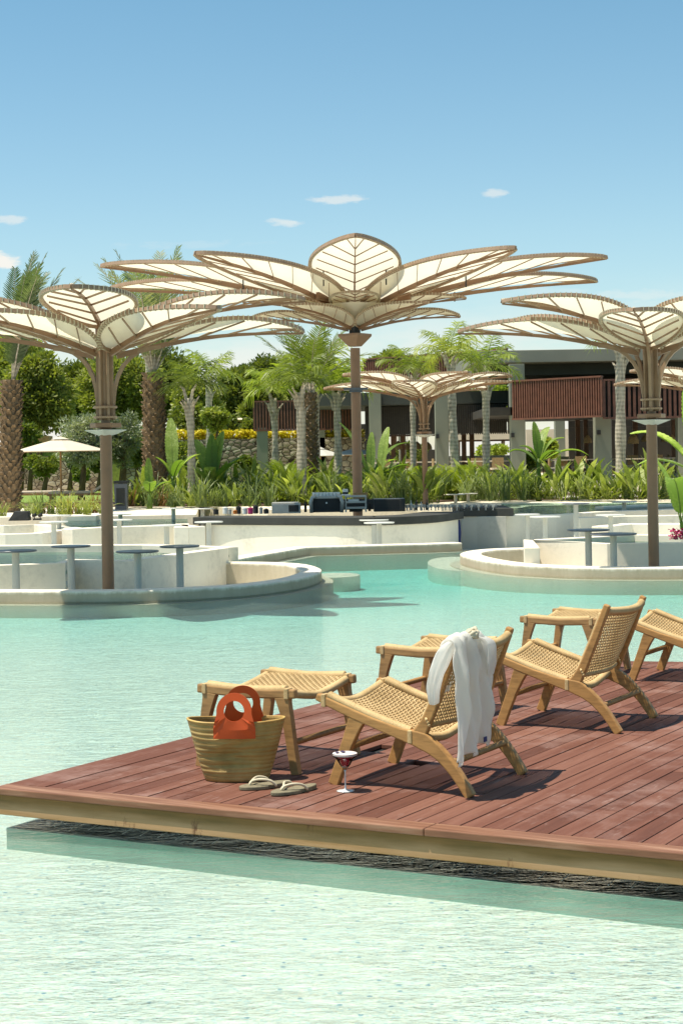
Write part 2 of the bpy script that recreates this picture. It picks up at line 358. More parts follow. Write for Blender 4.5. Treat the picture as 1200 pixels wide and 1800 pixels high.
# ------------------------------------------------------------------ mesh helpers
col = scene.collection
class MB:
    def __init__(s): s.v = []; s.f = []; s.tint = []; s.uv = {}
    def add(s, vs, fs, tint=None):
        o = len(s.v); s.v += [tuple(v) for v in vs]; s.f += [tuple(i + o for i in f) for f in fs]
        s.tint += [tint if tint is not None else .5] * len(vs)
    def box(s, c, size, rot=0.0, tint=None):
        hx, hy, hz = size[0] / 2, size[1] / 2, size[2] / 2; ca, sa = cos(rot), sin(rot); vs = []
        for dz in (-hz, hz):
            for dx, dy in ((-hx, -hy), (hx, -hy), (hx, hy), (-hx, hy)):
                vs.append((c[0] + dx * ca - dy * sa, c[1] + dx * sa + dy * ca, c[2] + dz))
        s.add(vs, [(3, 2, 1, 0), (4, 5, 6, 7), (0, 1, 5, 4), (1, 2, 6, 5), (2, 3, 7, 6), (3, 0, 4, 7)], tint)
    def tube(s, pts, rad, n=8, cap=True, flat=None, up=None):
        pts = [Vector(p) for p in pts]; k = len(pts); rs = rad if isinstance(rad, (list, tuple)) else [rad] * k
        vs = []; fs = []; prev = None
        for i, p in enumerate(pts):
            d = (pts[min(i + 1, k - 1)] - pts[max(i - 1, 0)])
            if d.length < 1e-9: d = Vector((0, 0, 1))
            d.normalize()
            if prev is None:
                a = Vector(up) if up else (Vector((0, 0, 1)) if abs(d.z) < .9 else Vector((1, 0, 0)))
            else: a = prev
            a = (a - d * a.dot(d))
            if a.length < 1e-6: a = Vector((1, 0, 0))
            a.normalize(); prev = a; b = d.cross(a)
            r = rs[i]; ra, rb = (r, r) if flat is None else (r * flat[0], r * flat[1])
            for j in range(n):
                t = 2 * pi * (j + .5) / n; vs.append(p + a * (cos(t) * ra) + b * (sin(t) * rb))
        for i in range(k - 1):
            for j in range(n):
                a0 = i * n + j; a1 = i * n + (j + 1) % n; fs.append((a0, a1, a1 + n, a0 + n))
        if cap: fs.append(tuple(range(n - 1, -1, -1))); fs.append(tuple((k - 1) * n + j for j in range(n)))
        s.add(vs, fs)
    def bar(s, p, q, wd, ht, up=(0, 0, 1)):
        s.tube([p, q], [.7071, .7071], 4, True, (ht, wd), up)
    def lathe(s, prof, c=(0, 0, 0), n=24, sx=1.0, sy=1.0, cap=True):
        vs = []; fs = []
        for (r, z) in prof:
            for j in range(n):
                t = 2 * pi * j / n; vs.append((c[0] + r * cos(t) * sx, c[1] + r * sin(t) * sy, c[2] + z))
        for i in range(len(prof) - 1):
            for j in range(n):
                a0 = i * n + j; a1 = i * n + (j + 1) % n; fs.append((a0, a1, a1 + n, a0 + n))
        if cap: fs.append(tuple(range(n - 1, -1, -1))); fs.append(tuple((len(prof) - 1) * n + j for j in range(n)))
        s.add(vs, fs)
    def prism(s, poly, z0, z1):
        n = len(poly); vs = [(p[0], p[1], z0) for p in poly] + [(p[0], p[1], z1) for p in poly]
        fs = [tuple(range(n - 1, -1, -1)), tuple(range(n, 2 * n))] + [(i, (i + 1) % n, n + (i + 1) % n, n + i) for i in range(n)]
        s.add(vs, fs)
    def build(s, name, mat, parent=None, smooth=False, loc=None, bevel=0, kind=None, tint=False):
        me = bpy.data.meshes.new(name); me.from_pydata(s.v, [], s.f); me.validate()
        bm = bmesh.new(); bm.from_mesh(me)
        if len(s.f) < 60000: bmesh.ops.recalc_face_normals(bm, faces=bm.faces[:]) if not s.uv else None
        bm.to_mesh(me); bm.free()
        if smooth: me.polygons.foreach_set('use_smooth', [True] * len(me.polygons))
        if tint:
            at = me.attributes.new('tint', 'FLOAT', 'POINT'); at.data.foreach_set('value', s.tint)
        if s.uv:
            ul = me.uv_layers.new(name='UVMap')
            for lp in me.loops: ul.data[lp.index].uv = s.uv[lp.vertex_index]
        me.materials.append(MAT[mat] if isinstance(mat, str) else mat)
        o = bpy.data.objects.new(name, me); col.objects.link(o)
        if parent: o.parent = parent
        if loc: o.location = loc
        if bevel:
            b = o.modifiers.new('bevel', 'BEVEL'); b.width = bevel; b.segments = 2; b.limit_method = 'ANGLE'; b.angle_limit = R(40)
        if kind: o['kind'] = kind
        return o
def tag(o, label, cat, group=None):
    o['label'] = label; o['category'] = cat
    if group: o['group'] = group
    return o
def empty(name, label, cat, loc=(0, 0, 0), rz=0.0, group=None):
    o = bpy.data.objects.new(name, None); o.empty_display_size = .2; col.objects.link(o)
    o.location = loc; o.rotation_euler = (0, 0, rz)
    return tag(o, label, cat, group)
KIDS = {}
def dup(root, label=None, group=None, loc=None, rz=None, scale=None):
    def rec(o, par):
        c = o.copy(); col.objects.link(c); c.parent = par
        for ch in [x for x in ALLK(o)]: rec(ch, c)
        return c
    c = rec(root, None)
    if label: c['label'] = label
    if group: c['group'] = group
    if loc is not None: c.location = loc
    if rz is not None: c.rotation_euler = (0, 0, rz)
    if scale is not None: c.scale = (scale,) * 3
    return c
def ALLK(o): return list(o.children)
def struct(o): o['kind'] = 'structure'; return o

def smooth_poly(pts, n=8):
    pts = [Vector(p) for p in pts]; out = []
    for i in range(len(pts) - 1):
        p0 = pts[max(i - 1, 0)]; p1 = pts[i]; p2 = pts[i + 1]; p3 = pts[min(i + 2, len(pts) - 1)]
        for k in range(n):
            t = k / n
            out.append(.5 * ((2 * p1) + (p2 - p0) * t + (2 * p0 - 5 * p1 + 4 * p2 - p3) * t * t + (3 * p1 - p0 - 3 * p2 + p3) * t ** 3))
    out.append(pts[-1]); return out
def offset(pts, d):
    out = []
    for i, p in enumerate(pts):
        a = pts[max(i - 1, 0)]; b = pts[min(i + 1, len(pts) - 1)]; t = (b - a); t.normalize()
        out.append(Vector((p.x - t.y * d, p.y + t.x * d)))
    return out
def wallmesh(mb, pts, th, z0, z1):
    q = offset(pts, th); n = len(pts); vs = []
    for p, r in zip(pts, q): vs += [(p.x, p.y, z0), (p.x, p.y, z1), (r.x, r.y, z1), (r.x, r.y, z0)]
    fs = [(0, 1, 2, 3), tuple(4 * (n - 1) + k for k in (3, 2, 1, 0))]
    for i in range(n - 1):
        a = 4 * i; b = a + 4
        for k in range(4): fs.append((a + k, b + k, b + (k + 1) % 4, a + (k + 1) % 4))
    mb.add(vs, fs)
# ================================================================== SETTING
# far ground to the horizon and the garden terrace
mb = MB(); mb.prism([(-900, 30), (900, 30), (900, 1500), (-900, 1500)], -1.2, -.9); struct(mb.build('ground', 'lawn'))
GZ = .33
# ring kerbs and channel kerb as outer world curves (z = .13 top)
KT = .13
KL = smooth_poly([onz(x, y, KT) for x, y in ((-320, 1034), (-150, 1038), (0, 1039), (190, 1039), (300, 1036), (400, 1031), (470, 1025), (530, 1016), (561, 1006), (563, 999), (540, 992), (500, 988.5), (440, 987), (371, 987))] , 6)
KC = [onz(x, y, KT) for x, y in ((378, 990), (450, 977), (541, 961.5), (650, 958.5), (750, 956), (812, 953.8))]
KR = smooth_poly([onz(x, y, KT) for x, y in ((1500, 992), (1350, 995.5), (1200, 998), (1040, 998), (950, 995), (885, 990.5), (836, 983), (809, 975), (816, 969.5), (850, 965), (905, 962.5), (948, 962))], 6)
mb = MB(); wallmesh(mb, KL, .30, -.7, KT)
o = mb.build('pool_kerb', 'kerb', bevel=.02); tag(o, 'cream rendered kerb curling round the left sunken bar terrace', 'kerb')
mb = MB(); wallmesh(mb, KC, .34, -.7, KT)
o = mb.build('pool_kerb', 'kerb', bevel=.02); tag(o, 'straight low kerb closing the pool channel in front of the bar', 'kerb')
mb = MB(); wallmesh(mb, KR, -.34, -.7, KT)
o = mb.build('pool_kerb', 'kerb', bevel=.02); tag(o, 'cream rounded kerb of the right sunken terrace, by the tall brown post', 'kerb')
# wide flat top where the right kerb curls
def ledge(pts, th, z1, name='pool_step'):
    m = MB(); wallmesh(m, pts, th, -.5, z1); return struct(m.build(name, 'plaster_wet'))
ledge(offset(KL[4:62], .1), -.26, -.03); ledge(offset(KR[6:60], -.1), .26, -.03); ledge(offset(KC[1:], .08), -.26, -.03)
e = onz(606, 1009, 0)
mb = MB(); c_ = onz(590, 1005, 0); mb.prism([(c_.x + .36 * cos(a * pi / 12), c_.y + .5 * sin(a * pi / 12)) for a in range(24)], -.5, -.05); struct(mb.build('pool_step', 'plaster'))
mb = MB(); c_ = onz(806, 985, 0); mb.prism([(c_.x + .5 * cos(a * pi / 12), c_.y + 1.8 * sin(a * pi / 12)) for a in range(24)], -.5, -.05); struct(mb.build('pool_step', 'plaster'))
# main pool water and floor share one outline, tucked inside the kerbs
out = [Vector((-14, -4)), Vector((14, -4)), Vector((14, KR[0].y + .2))] + offset(KR, -.12)[:-6] + [p for p in reversed(offset(KC, .14)[1:])] + list(reversed(offset(KL, .12)[2:-6])) + [Vector((-14, KL[0].y + .15))]
mb = MB(); mb.prism(out, -.5, 0.0); o = struct(mb.build('water', 'water'))
mb = MB(); gy = 60; vs = []; fs = []
for i in range(gy + 1):
    y = -4 + 40 * i / gy; z = -.105 - .20 * max(0.0, min(1.0, (y - 14) / 12)) ** 1.3
    vs += [(-14, y, z), (0, y, z), (14, y, z)]
    if i: a = 3 * (i - 1); fs += [(a, a + 1, a + 4, a + 3), (a + 1, a + 2, a + 5, a + 4)]
mb.add(vs, fs); o = struct(mb.build('pool_floor', 'pool_floor'))
# sunken terrace floor
mb = MB(); mb.prism([(-22, 15), (22, 15), (22, 46), (-22, 46)], -.75, -.62); struct(mb.build('sunken_terrace_floor', 'paving'))

def wall(pix, z, th, label, z0=-.65, mat='plaster', sm=0, name='pool_wall', bev=.015):
    pts = [onz(x, y, z) for x, y in pix]
    if sm: pts = smooth_poly(pts, sm)
    m = MB(); wallmesh(m, pts, th, z0, z); o = m.build(name, mat, bevel=bev); tag(o, label, 'wall'); return pts
# left raised pool in front: wall runs round its front and right side
a = wall([(-260, 1000), (-60, 996), (115, 990), (122, 984), (236, 986.5), (250, 983), (402, 963)], .35, .22, 'cream wall of the left raised basin, bent behind the tall brown post')
b = wall([(402, 962), (250, 957.5), (100, 958), (-260, 962)], .35, -.22, 'back rim wall of the left raised basin behind its still water')
mb = MB(); mb.prism([(p.x, p.y + .1) for p in a] + [(p.x, p.y - .05) for p in b], .2, .235); struct(mb.build('upper_pool_water', 'water_thin'))
mb = MB(); mb.prism([(p.x, p.y + .1) for p in a] + [(p.x, p.y - .05) for p in b], .04, .1); struct(mb.build('upper_pool_floor', 'pool_floor'))
# stepped terraces further back on the left
wall([(-200, 941), (10, 939), (75, 937), (128, 930)], .30, .3, 'lower of the cream terrace rims at the far left')
wall([(-200, 925), (8, 924), (60, 922), (128, 929)], .34, .3, 'angular cream terrace rim behind the left basin')
wall([(128, 930), (200, 926), (310, 923), (332, 926)], .35, .35, 'long pale terrace wall behind the left round tables')
wall([(150, 944), (128, 946), (62, 947)], .12, .5, 'low seat block in the left sunken terrace', bev=.02)
wall([(332, 926), (333, 920)], .35, .3, 'short pale return wall near the bar corner')
mb = MB(); mb.prism([onz(118, 924, .3), onz(330, 922, .3), onz(330, 912, .3), onz(110, 914, .3)], .25, .3); struct(mb.build('upper_pool_water', 'water_thin'))
mb = MB(); mb.prism([onz(118, 924, .3), onz(330, 922, .3), onz(330, 912, .3), onz(110, 914, .3)], .1, .16); struct(mb.build('upper_pool_floor', 'pool_floor'))
wall([(-200, 909.5), (0, 908.5), (170, 906), (182, 903)], .42, .3, 'white front rim of the far left planting bed')
wall([(175, 907), (345, 904)], .36, .3, 'pale front edge of the promenade behind the bar tables')
# right raised pool
a = wall([(948, 963), (936, 949), (1066, 955.5), (1200, 954.5), (1450, 952)], .35, .22, 'white angled wall of the right raised basin behind two round tables')
b = wall([(936, 948), (1015, 944), (1108, 938.5), (1200, 940), (1450, 940)], .35, -.2, 'back rim wall of the right raised basin by the banana leaves')
q = [(p.x + .08, p.y + .12) for p in a[1:]] + [(p.x, p.y - .05) for p in reversed(b)]
mb = MB(); mb.prism(q, .2, .24); struct(mb.build('upper_pool_water', 'water_thin'))
mb = MB(); mb.prism(q, .04, .1); struct(mb.build('upper_pool_floor', 'pool_floor'))
a = wall([(888, 906.5), (932, 905), (1000, 903.5), (1062, 899), (1150, 896), (1240, 892)], .40, .25, 'bright wall below the far right pool, right of the grey bar block', sm=3)
wall([(1018, 910), (1100, 907), (1200, 905.5), (1450, 902)], .35, .25, 'low white terrace rim in front of the far right pool')
wall([(1075, 925), (1110, 921), (1200, 921), (1420, 920)], .22, .45, 'white bench wall between the two right terraces')
wall([(1060, 890.5), (1130, 887.5), (1200, 886.5), (1400, 885)], .42, .3, 'thin white curved rim at the far right pool edge')
# garden terrace slab (top GZ) behind bar and pools
gl = [Vector((-40, 38.5)), onz(-60, 911, GZ), onz(175, 907.5, GZ), onz(345, 904.5, GZ), onz(350, 890, GZ), Vector((-2, 44.3)), Vector((2, 44.3)), Vector((4.6, 42.5)), onz(930, 889.5, GZ), Vector((9.5, 45)), Vector((40, 45)), Vector((60, 160)), Vector((-80, 160))]
mb = MB(); mb.prism(gl, -1.0, GZ); struct(mb.build('promenade', 'paving'))
q = [onz(x, y, .36) for x, y in ((888, 905), (930, 904), (1000, 902.5), (1062, 898.5), (1200, 894), (1400, 892), (1400, 883), (1100, 884), (880, 886))]
mb = MB(); mb.prism([(p.x, p.y) for p in q], .3, .37); struct(mb.build('upper_pool_water', 'water_thin'))
mb = MB(); mb.prism([(p.x, p.y) for p in q], .1, .2); struct(mb.build('upper_pool_floor', 'pool_floor'))
# planting-bed soil, pebbles, lawn, rising ground behind
mb = MB(); mb.prism([onz(40, 893, GZ), onz(225, 891, GZ), onz(470, 890, GZ), onz(740, 885, GZ), onz(830, 880, GZ), onz(1000, 879, GZ), onz(1450, 872, GZ), Vector((22, 56)), Vector((-22, 56))], GZ - .1, GZ + .05); struct(mb.build('garden_soil', 'soil'))
mb = MB(); mb.prism([onz(820, 880.5, GZ), onz(1450, 873, GZ), Vector((22, 51)), Vector((3.3, 51))], GZ - .1, GZ + .075); struct(mb.build('pebble_strip', 'pebble'))
mb = MB(); mb.prism([(-60, 52), (-1.5, 54), (-1.5, 75), (-60, 75)], GZ - .1, GZ + .065); struct(mb.build('lawn', 'lawn'))
mb = MB(); mb.prism([(2, 57), (60, 57), (60, 110), (2, 110)], GZ, .75); struct(mb.build('restaurant_terrace', 'paving'))
mb = MB(); mb.prism([(-60, 78), (-2, 78), (-2, 150), (-60, 150)], GZ, 2.4); struct(mb.build('garden_bank', 'lawn'))

# ================================================================== BAR
pts = [onz(x, y, .38) for x, y in ((358, 921.5), (420, 922), (620, 923), (700, 921.5), (765, 918), (808, 911.5))]
pts = smooth_poly(pts, 6)
bar = empty('pool_bar', 'long curved pool bar with cream front and dark grey counter edge', 'bar', (pts[15].x, pts[15].y, -.62))
def barpart(mbb, name, mat, bev=.01):
    o = mbb.build(name, mat, bevel=bev); o.parent = bar; o.matrix_parent_inverse = Matrix.Translation(-Vector(bar.location)); return o
mb = MB(); wallmesh(mb, pts, .3, -.65, .375); barpart(mb, 'front_wall', 'plaster')
up = [onz(x, y, .52) for x, y in ((345, 907.5), (420, 908), (620, 908.5), (700, 907), (765, 903), (806, 896))]
up = smooth_poly(up, 6); up = [Vector((p.x, min(p.y, q.y - .06))) for p, q in zip(up, pts)]
mb = MB(); wallmesh(mb, up, .9, .38, .53); barpart(mb, 'counter_top', 'bar_dark')
mb = MB(); wallmesh(mb, offset(pts, .32), 2.6, -.65, .44); barpart(mb, 'bar_floor', 'bar_dark')
# second block
a0 = onz(811, 907, .41); a1 = onz(890, 907, .41)
blk = empty('bar_counter', 'grey service block with dark top, right of the blue gap in the bar', 'counter', ((a0.x + a1.x) / 2, a0.y, -.62))
mb = MB(); mb.prism([(a0.x, a0.y), (a0.x + .32, a0.y - .05), (a1.x, a1.y + .1), (a1.x, a1.y + 1.4), (a0.x, a0.y + 1.6)], -.65, .40); o = mb.build('base_block', 'plaster_grey', bevel=.01); o.parent = blk; o.matrix_parent_inverse = Matrix.Translation(-Vector(blk.location))
mb = MB(); mb.prism([(a0.x - .04, a0.y - .06), (a0.x + .5, a0.y - .1), (a1.x + .15, a1.y + .05), (a1.x + .15, a1.y + 2.2), (a0.x - .04, a0.y + 2.4)], .403, .57); o = mb.build('counter_top', 'bar_dark', bevel=.01); o.parent = blk; o.matrix_parent_inverse = Matrix.Translation(-Vector(blk.location))
mb = MB(); p = onz(803, 912, .38); mb.tube([(p.x, p.y, .36), (p.x + .01, p.y, .1), (p.x - .01, p.y, -.45)], [.06, .075, .05], 8, True, (1, .5)); tag(mb.build('towel', 'blue', smooth=True), 'navy blue towel hanging in the dark gap of the bar', 'towel')

# bar equipment: things standing on the counter
BZ = .53; BD = 35.2
def bx(px): return (px - 600 - ROLL * 95) / FOC * BD
def S(px): return px * BD / FOC
def equip(name, label, cat, x0, x1, yt, parts, d=BD, z0=BZ):
    x = (bx(x0) + bx(x1)) / 2; wd = S(x1 - x0); h = S(905 - yt)
    e = empty(name, label, cat, (x, d, z0)); parts(e, wd, h); return e
def P(parent, name, mat, c, s, bev=.006, rot=0):
    m = MB(); m.box(c, s, rot); return m.build(name, mat, parent, bevel=bev)
def fridge(e, w_, h):
    P(e, 'cabinet', 'silver', (0, .2, h / 2), (w_, .5, h)); P(e, 'lid', 'silver', (-.02, .2, h + .012), (w_ * .94, .46, .022)); P(e, 'side_vent', 'black', (w_ / 2 - .14, -.053, h / 2), (.22, .012, h * .7))
equip('counter_fridge', 'low brushed steel cabinet on the bar, left of the espresso machine', 'fridge', 478, 528, 888, fridge)
def espresso(e, w_, h):
    P(e, 'body', 'black', (0, .25, h * .42), (w_ * .82, .5, h * .8)); P(e, 'top_tray', 'silver', (0, .25, h * .86), (w_ * .9, .52, .05))
    m = MB()
    for sx in (-1, 1): m.tube([(sx * w_ * .44, -.05, .0), (sx * w_ * .46, -.05, h * .6), (sx * w_ * .41, -.05, h * .88), (sx * w_ * .3, -.02, h * .95)], [.045] * 4, 6, True, (1, .6))
    m.build('frame', 'silver', e, smooth=True)
    m = MB()
    for k in range(8): m.lathe([(.035, 0), (.045, .07), (.045, .09)], (-w_ * .36 + k * w_ * .1, .2, h * .9), 8)
    m.build('cups', 'white', e)
    m = MB(); m.lathe([(.02, 0), (.02, .01)], (0, 0, 0), 12); o = m.build('badge', 'white', e); o.location = (0, -.003, h * .55); o.rotation_euler = (R(90), 0, 0)
equip('coffee_machine', 'black coffee machine in a rounded silver frame with white cups on top', 'coffee machine', 544, 604, 874, espresso)
def rack(e, w_, h):
    m = MB()
    for sx in (-1, 1):
        for y in (0, .35): m.box((sx * w_ * .45, y, h / 2), (.03, .03, h))
    m.build('frame', 'silver', e)
    for k, z in enumerate((.25, .6, .95)): P(e, 'shelf', 'silver', (0, .17, h * z), (w_ * .94, .38, .04))
    P(e, 'bin', 'black', (0, .2, h * .1), (w_ * .6, .3, h * .18)); P(e, 'linen_stack', 'white', (-w_ * .1, .16, h * .72), (w_ * .5, .26, h * .16), .02)
equip('wire_rack', 'grey three-level rack on the bar in front of the tall brown post', 'rack', 606, 645, 876, rack)
def blackbox(e, w_, h):
    P(e, 'cabinet', 'black', (0, .25, h / 2), (w_, .5, h)); P(e, 'side_panel', 'bar_dark', (w_ / 2 - .06, -.004, h / 2), (.12, .012, h * .9)); P(e, 'lid', 'table_dark', (0, .25, h + .01), (w_ * .98, .48, .018))
equip('drinks_cooler', 'low glossy black cooler on the right part of the bar', 'cooler', 657, 712, 884, blackbox)
def crate(e, w_, h):
    m = MB()
    for sy in (0, .3):
        for k in range(3): m.box((0, sy, h * (.2 + .3 * k)), (w_, .02, h * .2))
    for sx in (-1, 1):
        for k in range(3): m.box((sx * w_ * .49, .15, h * (.2 + .3 * k)), (.02, .28, h * .2))
    m.build('slats', 'teak_dark', e); P(e, 'bottom', 'teak_dark', (0, .15, .02), (w_ * .95, .28, .02))
equip('wooden_crate', 'small wooden crate on the bar beside the base of the tall post', 'crate', 622, 648, 893, crate, d=36.4, z0=.78)
def hat(e, w_, h):
    m = MB(); m.lathe([(w_ * .5, 0), (w_ * .48, .015), (w_ * .26, .03), (w_ * .24, h * .75), (w_ * .2, h), (.01, h * .95)], (0, 0, 0), 20); m.build('hat_body', 'table_light', e, smooth=True); m = MB(); m.lathe([(w_ * .265, .03), (w_ * .255, .08)], (0, 0, 0), 20, cap=False); m.build('hat_band', 'black', e)
equip('straw_hat', 'pale hat with a dark band lying above the coffee machine', 'hat', 597, 618, 893, hat, d=36.4, z0=.86)
# pedestal under hat and crate
P(None, 'back_shelf', 'bar_dark', (bx(622), 36.5, .66), (1.25, .6, .22)); tag(bpy.data.objects['back_shelf'], 'dark raised shelf on the bar beneath hat and crate', 'shelf')
names = [('bottle', 'bottle'), ('jar', 'jar'), ('box', 'container')]
rb = random.Random(3)
items = [(380, 10, 'dark'), (396, 13, 'white'), (404, 9, 'steel'), (414, 7, 'orange'), (419, 14, 'dark'), (431, 12, 'white'), (441, 12, 'pink'), (449, 15, 'dark'), (459, 12, 'steel'), (468, 9, 'dark')]
lab = {'dark': 'dark round tub', 'white': 'white round tub', 'steel': 'steel shaker', 'orange': 'orange sauce tub', 'pink': 'pink lidded tub'}
pos = {380: 'leftmost on the bar counter', 396: 'second from the left end of the bar', 404: 'beside the first white tub on the bar', 414: 'low on the left half of the bar', 419: 'just right of the orange one on the bar', 431: 'between dark and pink tubs on the bar', 441: 'on the left half of the bar', 449: 'right beside the pink tub on the bar', 459: 'near the low steel cabinet on the bar', 468: 'touching the steel cabinet on the bar'}
mm = {'dark': 'black', 'white': 'white', 'steel': 'silver', 'orange': 'flower_o', 'pink': 'flower_p'}
for px, h, k in items:
    r_ = S(4.6 if k != 'steel' else 3.2); m = MB(); hh = S(h)
    m.lathe([(r_ * .8, 0), (r_, hh * .1), (r_, hh * .75), (r_ * 1.06, hh * .76), (r_ * 1.06, hh * .88), (r_ * .55, hh * .9), (r_ * .5, hh)], (bx(px), BD + rb.uniform(-.15, .2), BZ), 14)
    tag(m.build('shaker' if k == 'steel' else 'tub', mm[k], smooth=False), lab[k] + ' ' + pos[px], 'tub' if k != 'steel' else 'shaker')
for i, px in enumerate((536, 592, 650, 724, 733, 742, 752)):
    m = MB(); h = S(rb.uniform(14, 22)); r_ = S(2.4); m.lathe([(r_, 0), (r_, h * .6), (r_ * .4, h * .75), (r_ * .35, h)], (bx(px), BD + .5, BZ), 10)
    tag(m.build('bottle', 'table_light' if i % 2 else 'bar_dark'), 'small bottle standing among the machines on the bar counter', 'bottle', 'bottles on the pool bar')
for i in range(26):
    m = MB(); x = bx(716) + i * .075; m.lathe([(.028, 0), (.012, .01), (.012, .05), (.032, .07), (.036, .12)], (x, BD + .25 - .02 * i + .25 * (i % 2), BZ + .0), 8)
    tag(m.build('glass_tumbler', 'silver'), 'small glass in the row at the right end of the bar', 'glass', 'glasses lined up on the bar')

# ================================================================== ROUND TABLES
def table(px, py, dia_px, d, tone, label, z=None):
    p = atd(px, py, d); r_ = dia_px * d / FOC / 2
    e = empty('bar_table', label, 'table', (p.x, d, -.62), 0, 'round tables in the sunken terraces')
    H = p.z + .62
    if d > 45: e.location.z = GZ; H = p.z - GZ
    m = MB(); m.lathe([(r_ * .97, 0), (r_, .006), (r_, .018), (r_ * .985, .022)], (0, 0, H - .022), 40); m.build('tabletop', tone, e)
    m = MB(); m.lathe([(.14, 0), (.14, .01), (.05, .012), (.048, H - .03), (.1, H - .026), (.1, H - .0225)], (0, 0, 0), 20); m.build('post', 'table_post', e)
for a in [(28, 967, 74, 21.2, 'table_dark', 'dark round pedestal table at the far left of the photo'),
          (125, 959, 69, 21.4, 'table_dark', 'dark round pedestal table just left of the tall brown left post'),
          (242, 968, 75, 20.9, 'table_dark', 'low dark round pedestal table just right of the tall left post'),
          (316, 959, 70, 21.6, 'table_dark', 'dark round pedestal table second right of the tall left post'),
          (95, 916.5, 50, 31.5, 'table_light', 'pale round table with short post in front of the far left planting'),
          (104, 905.5, 44, 34.5, 'table_light', 'pale round table close to the left bed edge, behind a similar one'),
          (293, 922.5, 53, 29.5, 'table_light', 'pale round table between the left post and the bar corner'),
          (305, 893, 40, 39, 'table_light', 'tall pale round table on the promenade near the bin'),
          (356, 893.5, 40, 40, 'table_light', 'pale round table at the left end of the bar by the plants'),
          (367, 916.5, 50, 31, 'table_light', 'white round table standing before the left end of the bar'),
          (212, 903, 40, 37, 'table_light', 'pale table half hidden by the left post, the farther one'),
          (210, 913, 46, 33.5, 'table_light', 'pale table half hidden by the left post, the nearer one'),
          (657, 913, 52, 32, 'table_light', 'white round table before the middle of the bar, the farther of a pair'),
          (666, 918, 54, 30.8, 'table_light', 'white round table before the middle of the bar, the nearer of a pair'),
          (1033, 930.5, 75, 23.8, 'table_dark', 'thin dark round table left of the tall right post in front'),
          (1077, 937.5, 82, 23.4, 'table_dark', 'wide dark round table nearest to the tall right post'),
          (1011, 884.5, 48, 33, 'table_dark', 'dark round table with thin tall post before the far right pool'),
          (957, 907.5, 54, 32, 'table_light', 'pale round table right of the grey bar block'),
          (926, 903.5, 44, 33.5, 'table_light', 'pale round table against the grey bar block'),
          (1072, 904.5, 52, 32.5, 'table_light', 'pale round table on the right terrace behind the dark pair'),
          (1096, 881.5, 44, 38, 'table_light', 'pale round table beyond the far right pool wall'),
          (1205, 932, 60, 27, 'table_light', 'pale round table cut by the right photo edge near pink flowers'),
          (800, 868.5, 34, 47.5, 'table_light', 'small pale table on the promenade behind the grey block, left one'),
          (822, 867, 34, 48.4, 'table_light', 'small pale table on the promenade behind the grey block, right one'),
          (1196, 865, 40, 46, 'table_light', 'pale table on the far right promenade by the banana leaf')]:
    table(*a)

# ================================================================== LEAF UMBRELLAS
def petal(root, az, Rr, r0, zh, zt, W, ribs=5, ticks=True, bow=.10, cup=.28):
    """a leaf frame: border beam, midrib, side ribs, fabric, rope ties"""
    ca, sa = cos(az), sin(az)
    def pt(t, s_):    # t along 0..1, s_ across metres
        r = r0 + (Rr - r0) * t
        z = zh + (zt - zh) * t + bow * sin(pi * t) + cup * abs(s_)
        return Vector((r * ca - s_ * sa, r * sa + s_ * ca, z))
    def wd(t): return W * (sin(pi * min(1, max(0, t)) ** .86)) ** .72
    n = 26; ts = [i / n for i in range(n + 1)]; ts = [t * t * (3 - 2 * t) * .5 + t * .5 for t in ts]
    f = MB(); vs = []
    for t in ts:
        w_ = wd(t) * .965
        for k in (-1, -.5, 0, .5, 1): vs.append(pt(t, w_ * k) + Vector((0, 0, .012 + .03 * (1 - abs(k)))))
    fs = [(5 * i + k, 5 * i + k + 1, 5 * i + k + 6, 5 * i + k + 5) for i in range(n) for k in range(4)]
    f.add(vs, fs); b = f.build('fabric_panel', 'fabric', root, smooth=True)
    mb = MB(); hgt = .046 * W / .55
    for sd in (-1, 1): mb.tube([pt(t, sd * wd(t)) for t in ts], [.7071] * len(ts), 4, True, (hgt, .034 * W / .55), (0, 0, 1))
    mb.build('border_frame', 'steel_frame', root)
    mb = MB(); mb.tube([pt(t, 0) - Vector((0, 0, .03)) for t in ts[::2]], [.7071 * (1.0 - .75 * i / 13) for i in range(14)], 4, True, (.10 * W / .55 * .8, .045), (0, 0, 1)); mb.build('midrib', 'steel', root)
    mb = MB()
    for sd in (-1, 1):
        for k in range(ribs):
            t0 = .10 + .72 * k / (ribs - 1 + .5); t1 = min(.97, t0 + .20)
            w_ = wd(t1) * .86
            mb.bar(pt(t0, 0) - Vector((0, 0, .02)), pt(t1, sd * w_) - Vector((0, 0, .012)), .015, .022)
    mb.build('side_ribs', 'steel_frame', root)
    if ticks:
        mb = MB(); m_ = int(Rr * 13)
        for sd in (-1, 1):
            for i in range(1, m_):
                t = i / m_; e1 = pt(t, sd * wd(t)); ou = (pt(t, sd * (wd(t) + .03)) - e1)
                mb.tube([e1 - ou * .7 - Vector((0, 0, hgt * .55)), e1 + ou * .8 - Vector((0, 0, hgt * .55)), e1 + ou * .8 + Vector((0, 0, hgt * .55)), e1 - ou * .7 + Vector((0, 0, hgt * .55))], .0075, 4, False)
        mb.build('rope_ties', 'rope', root)
    return pt
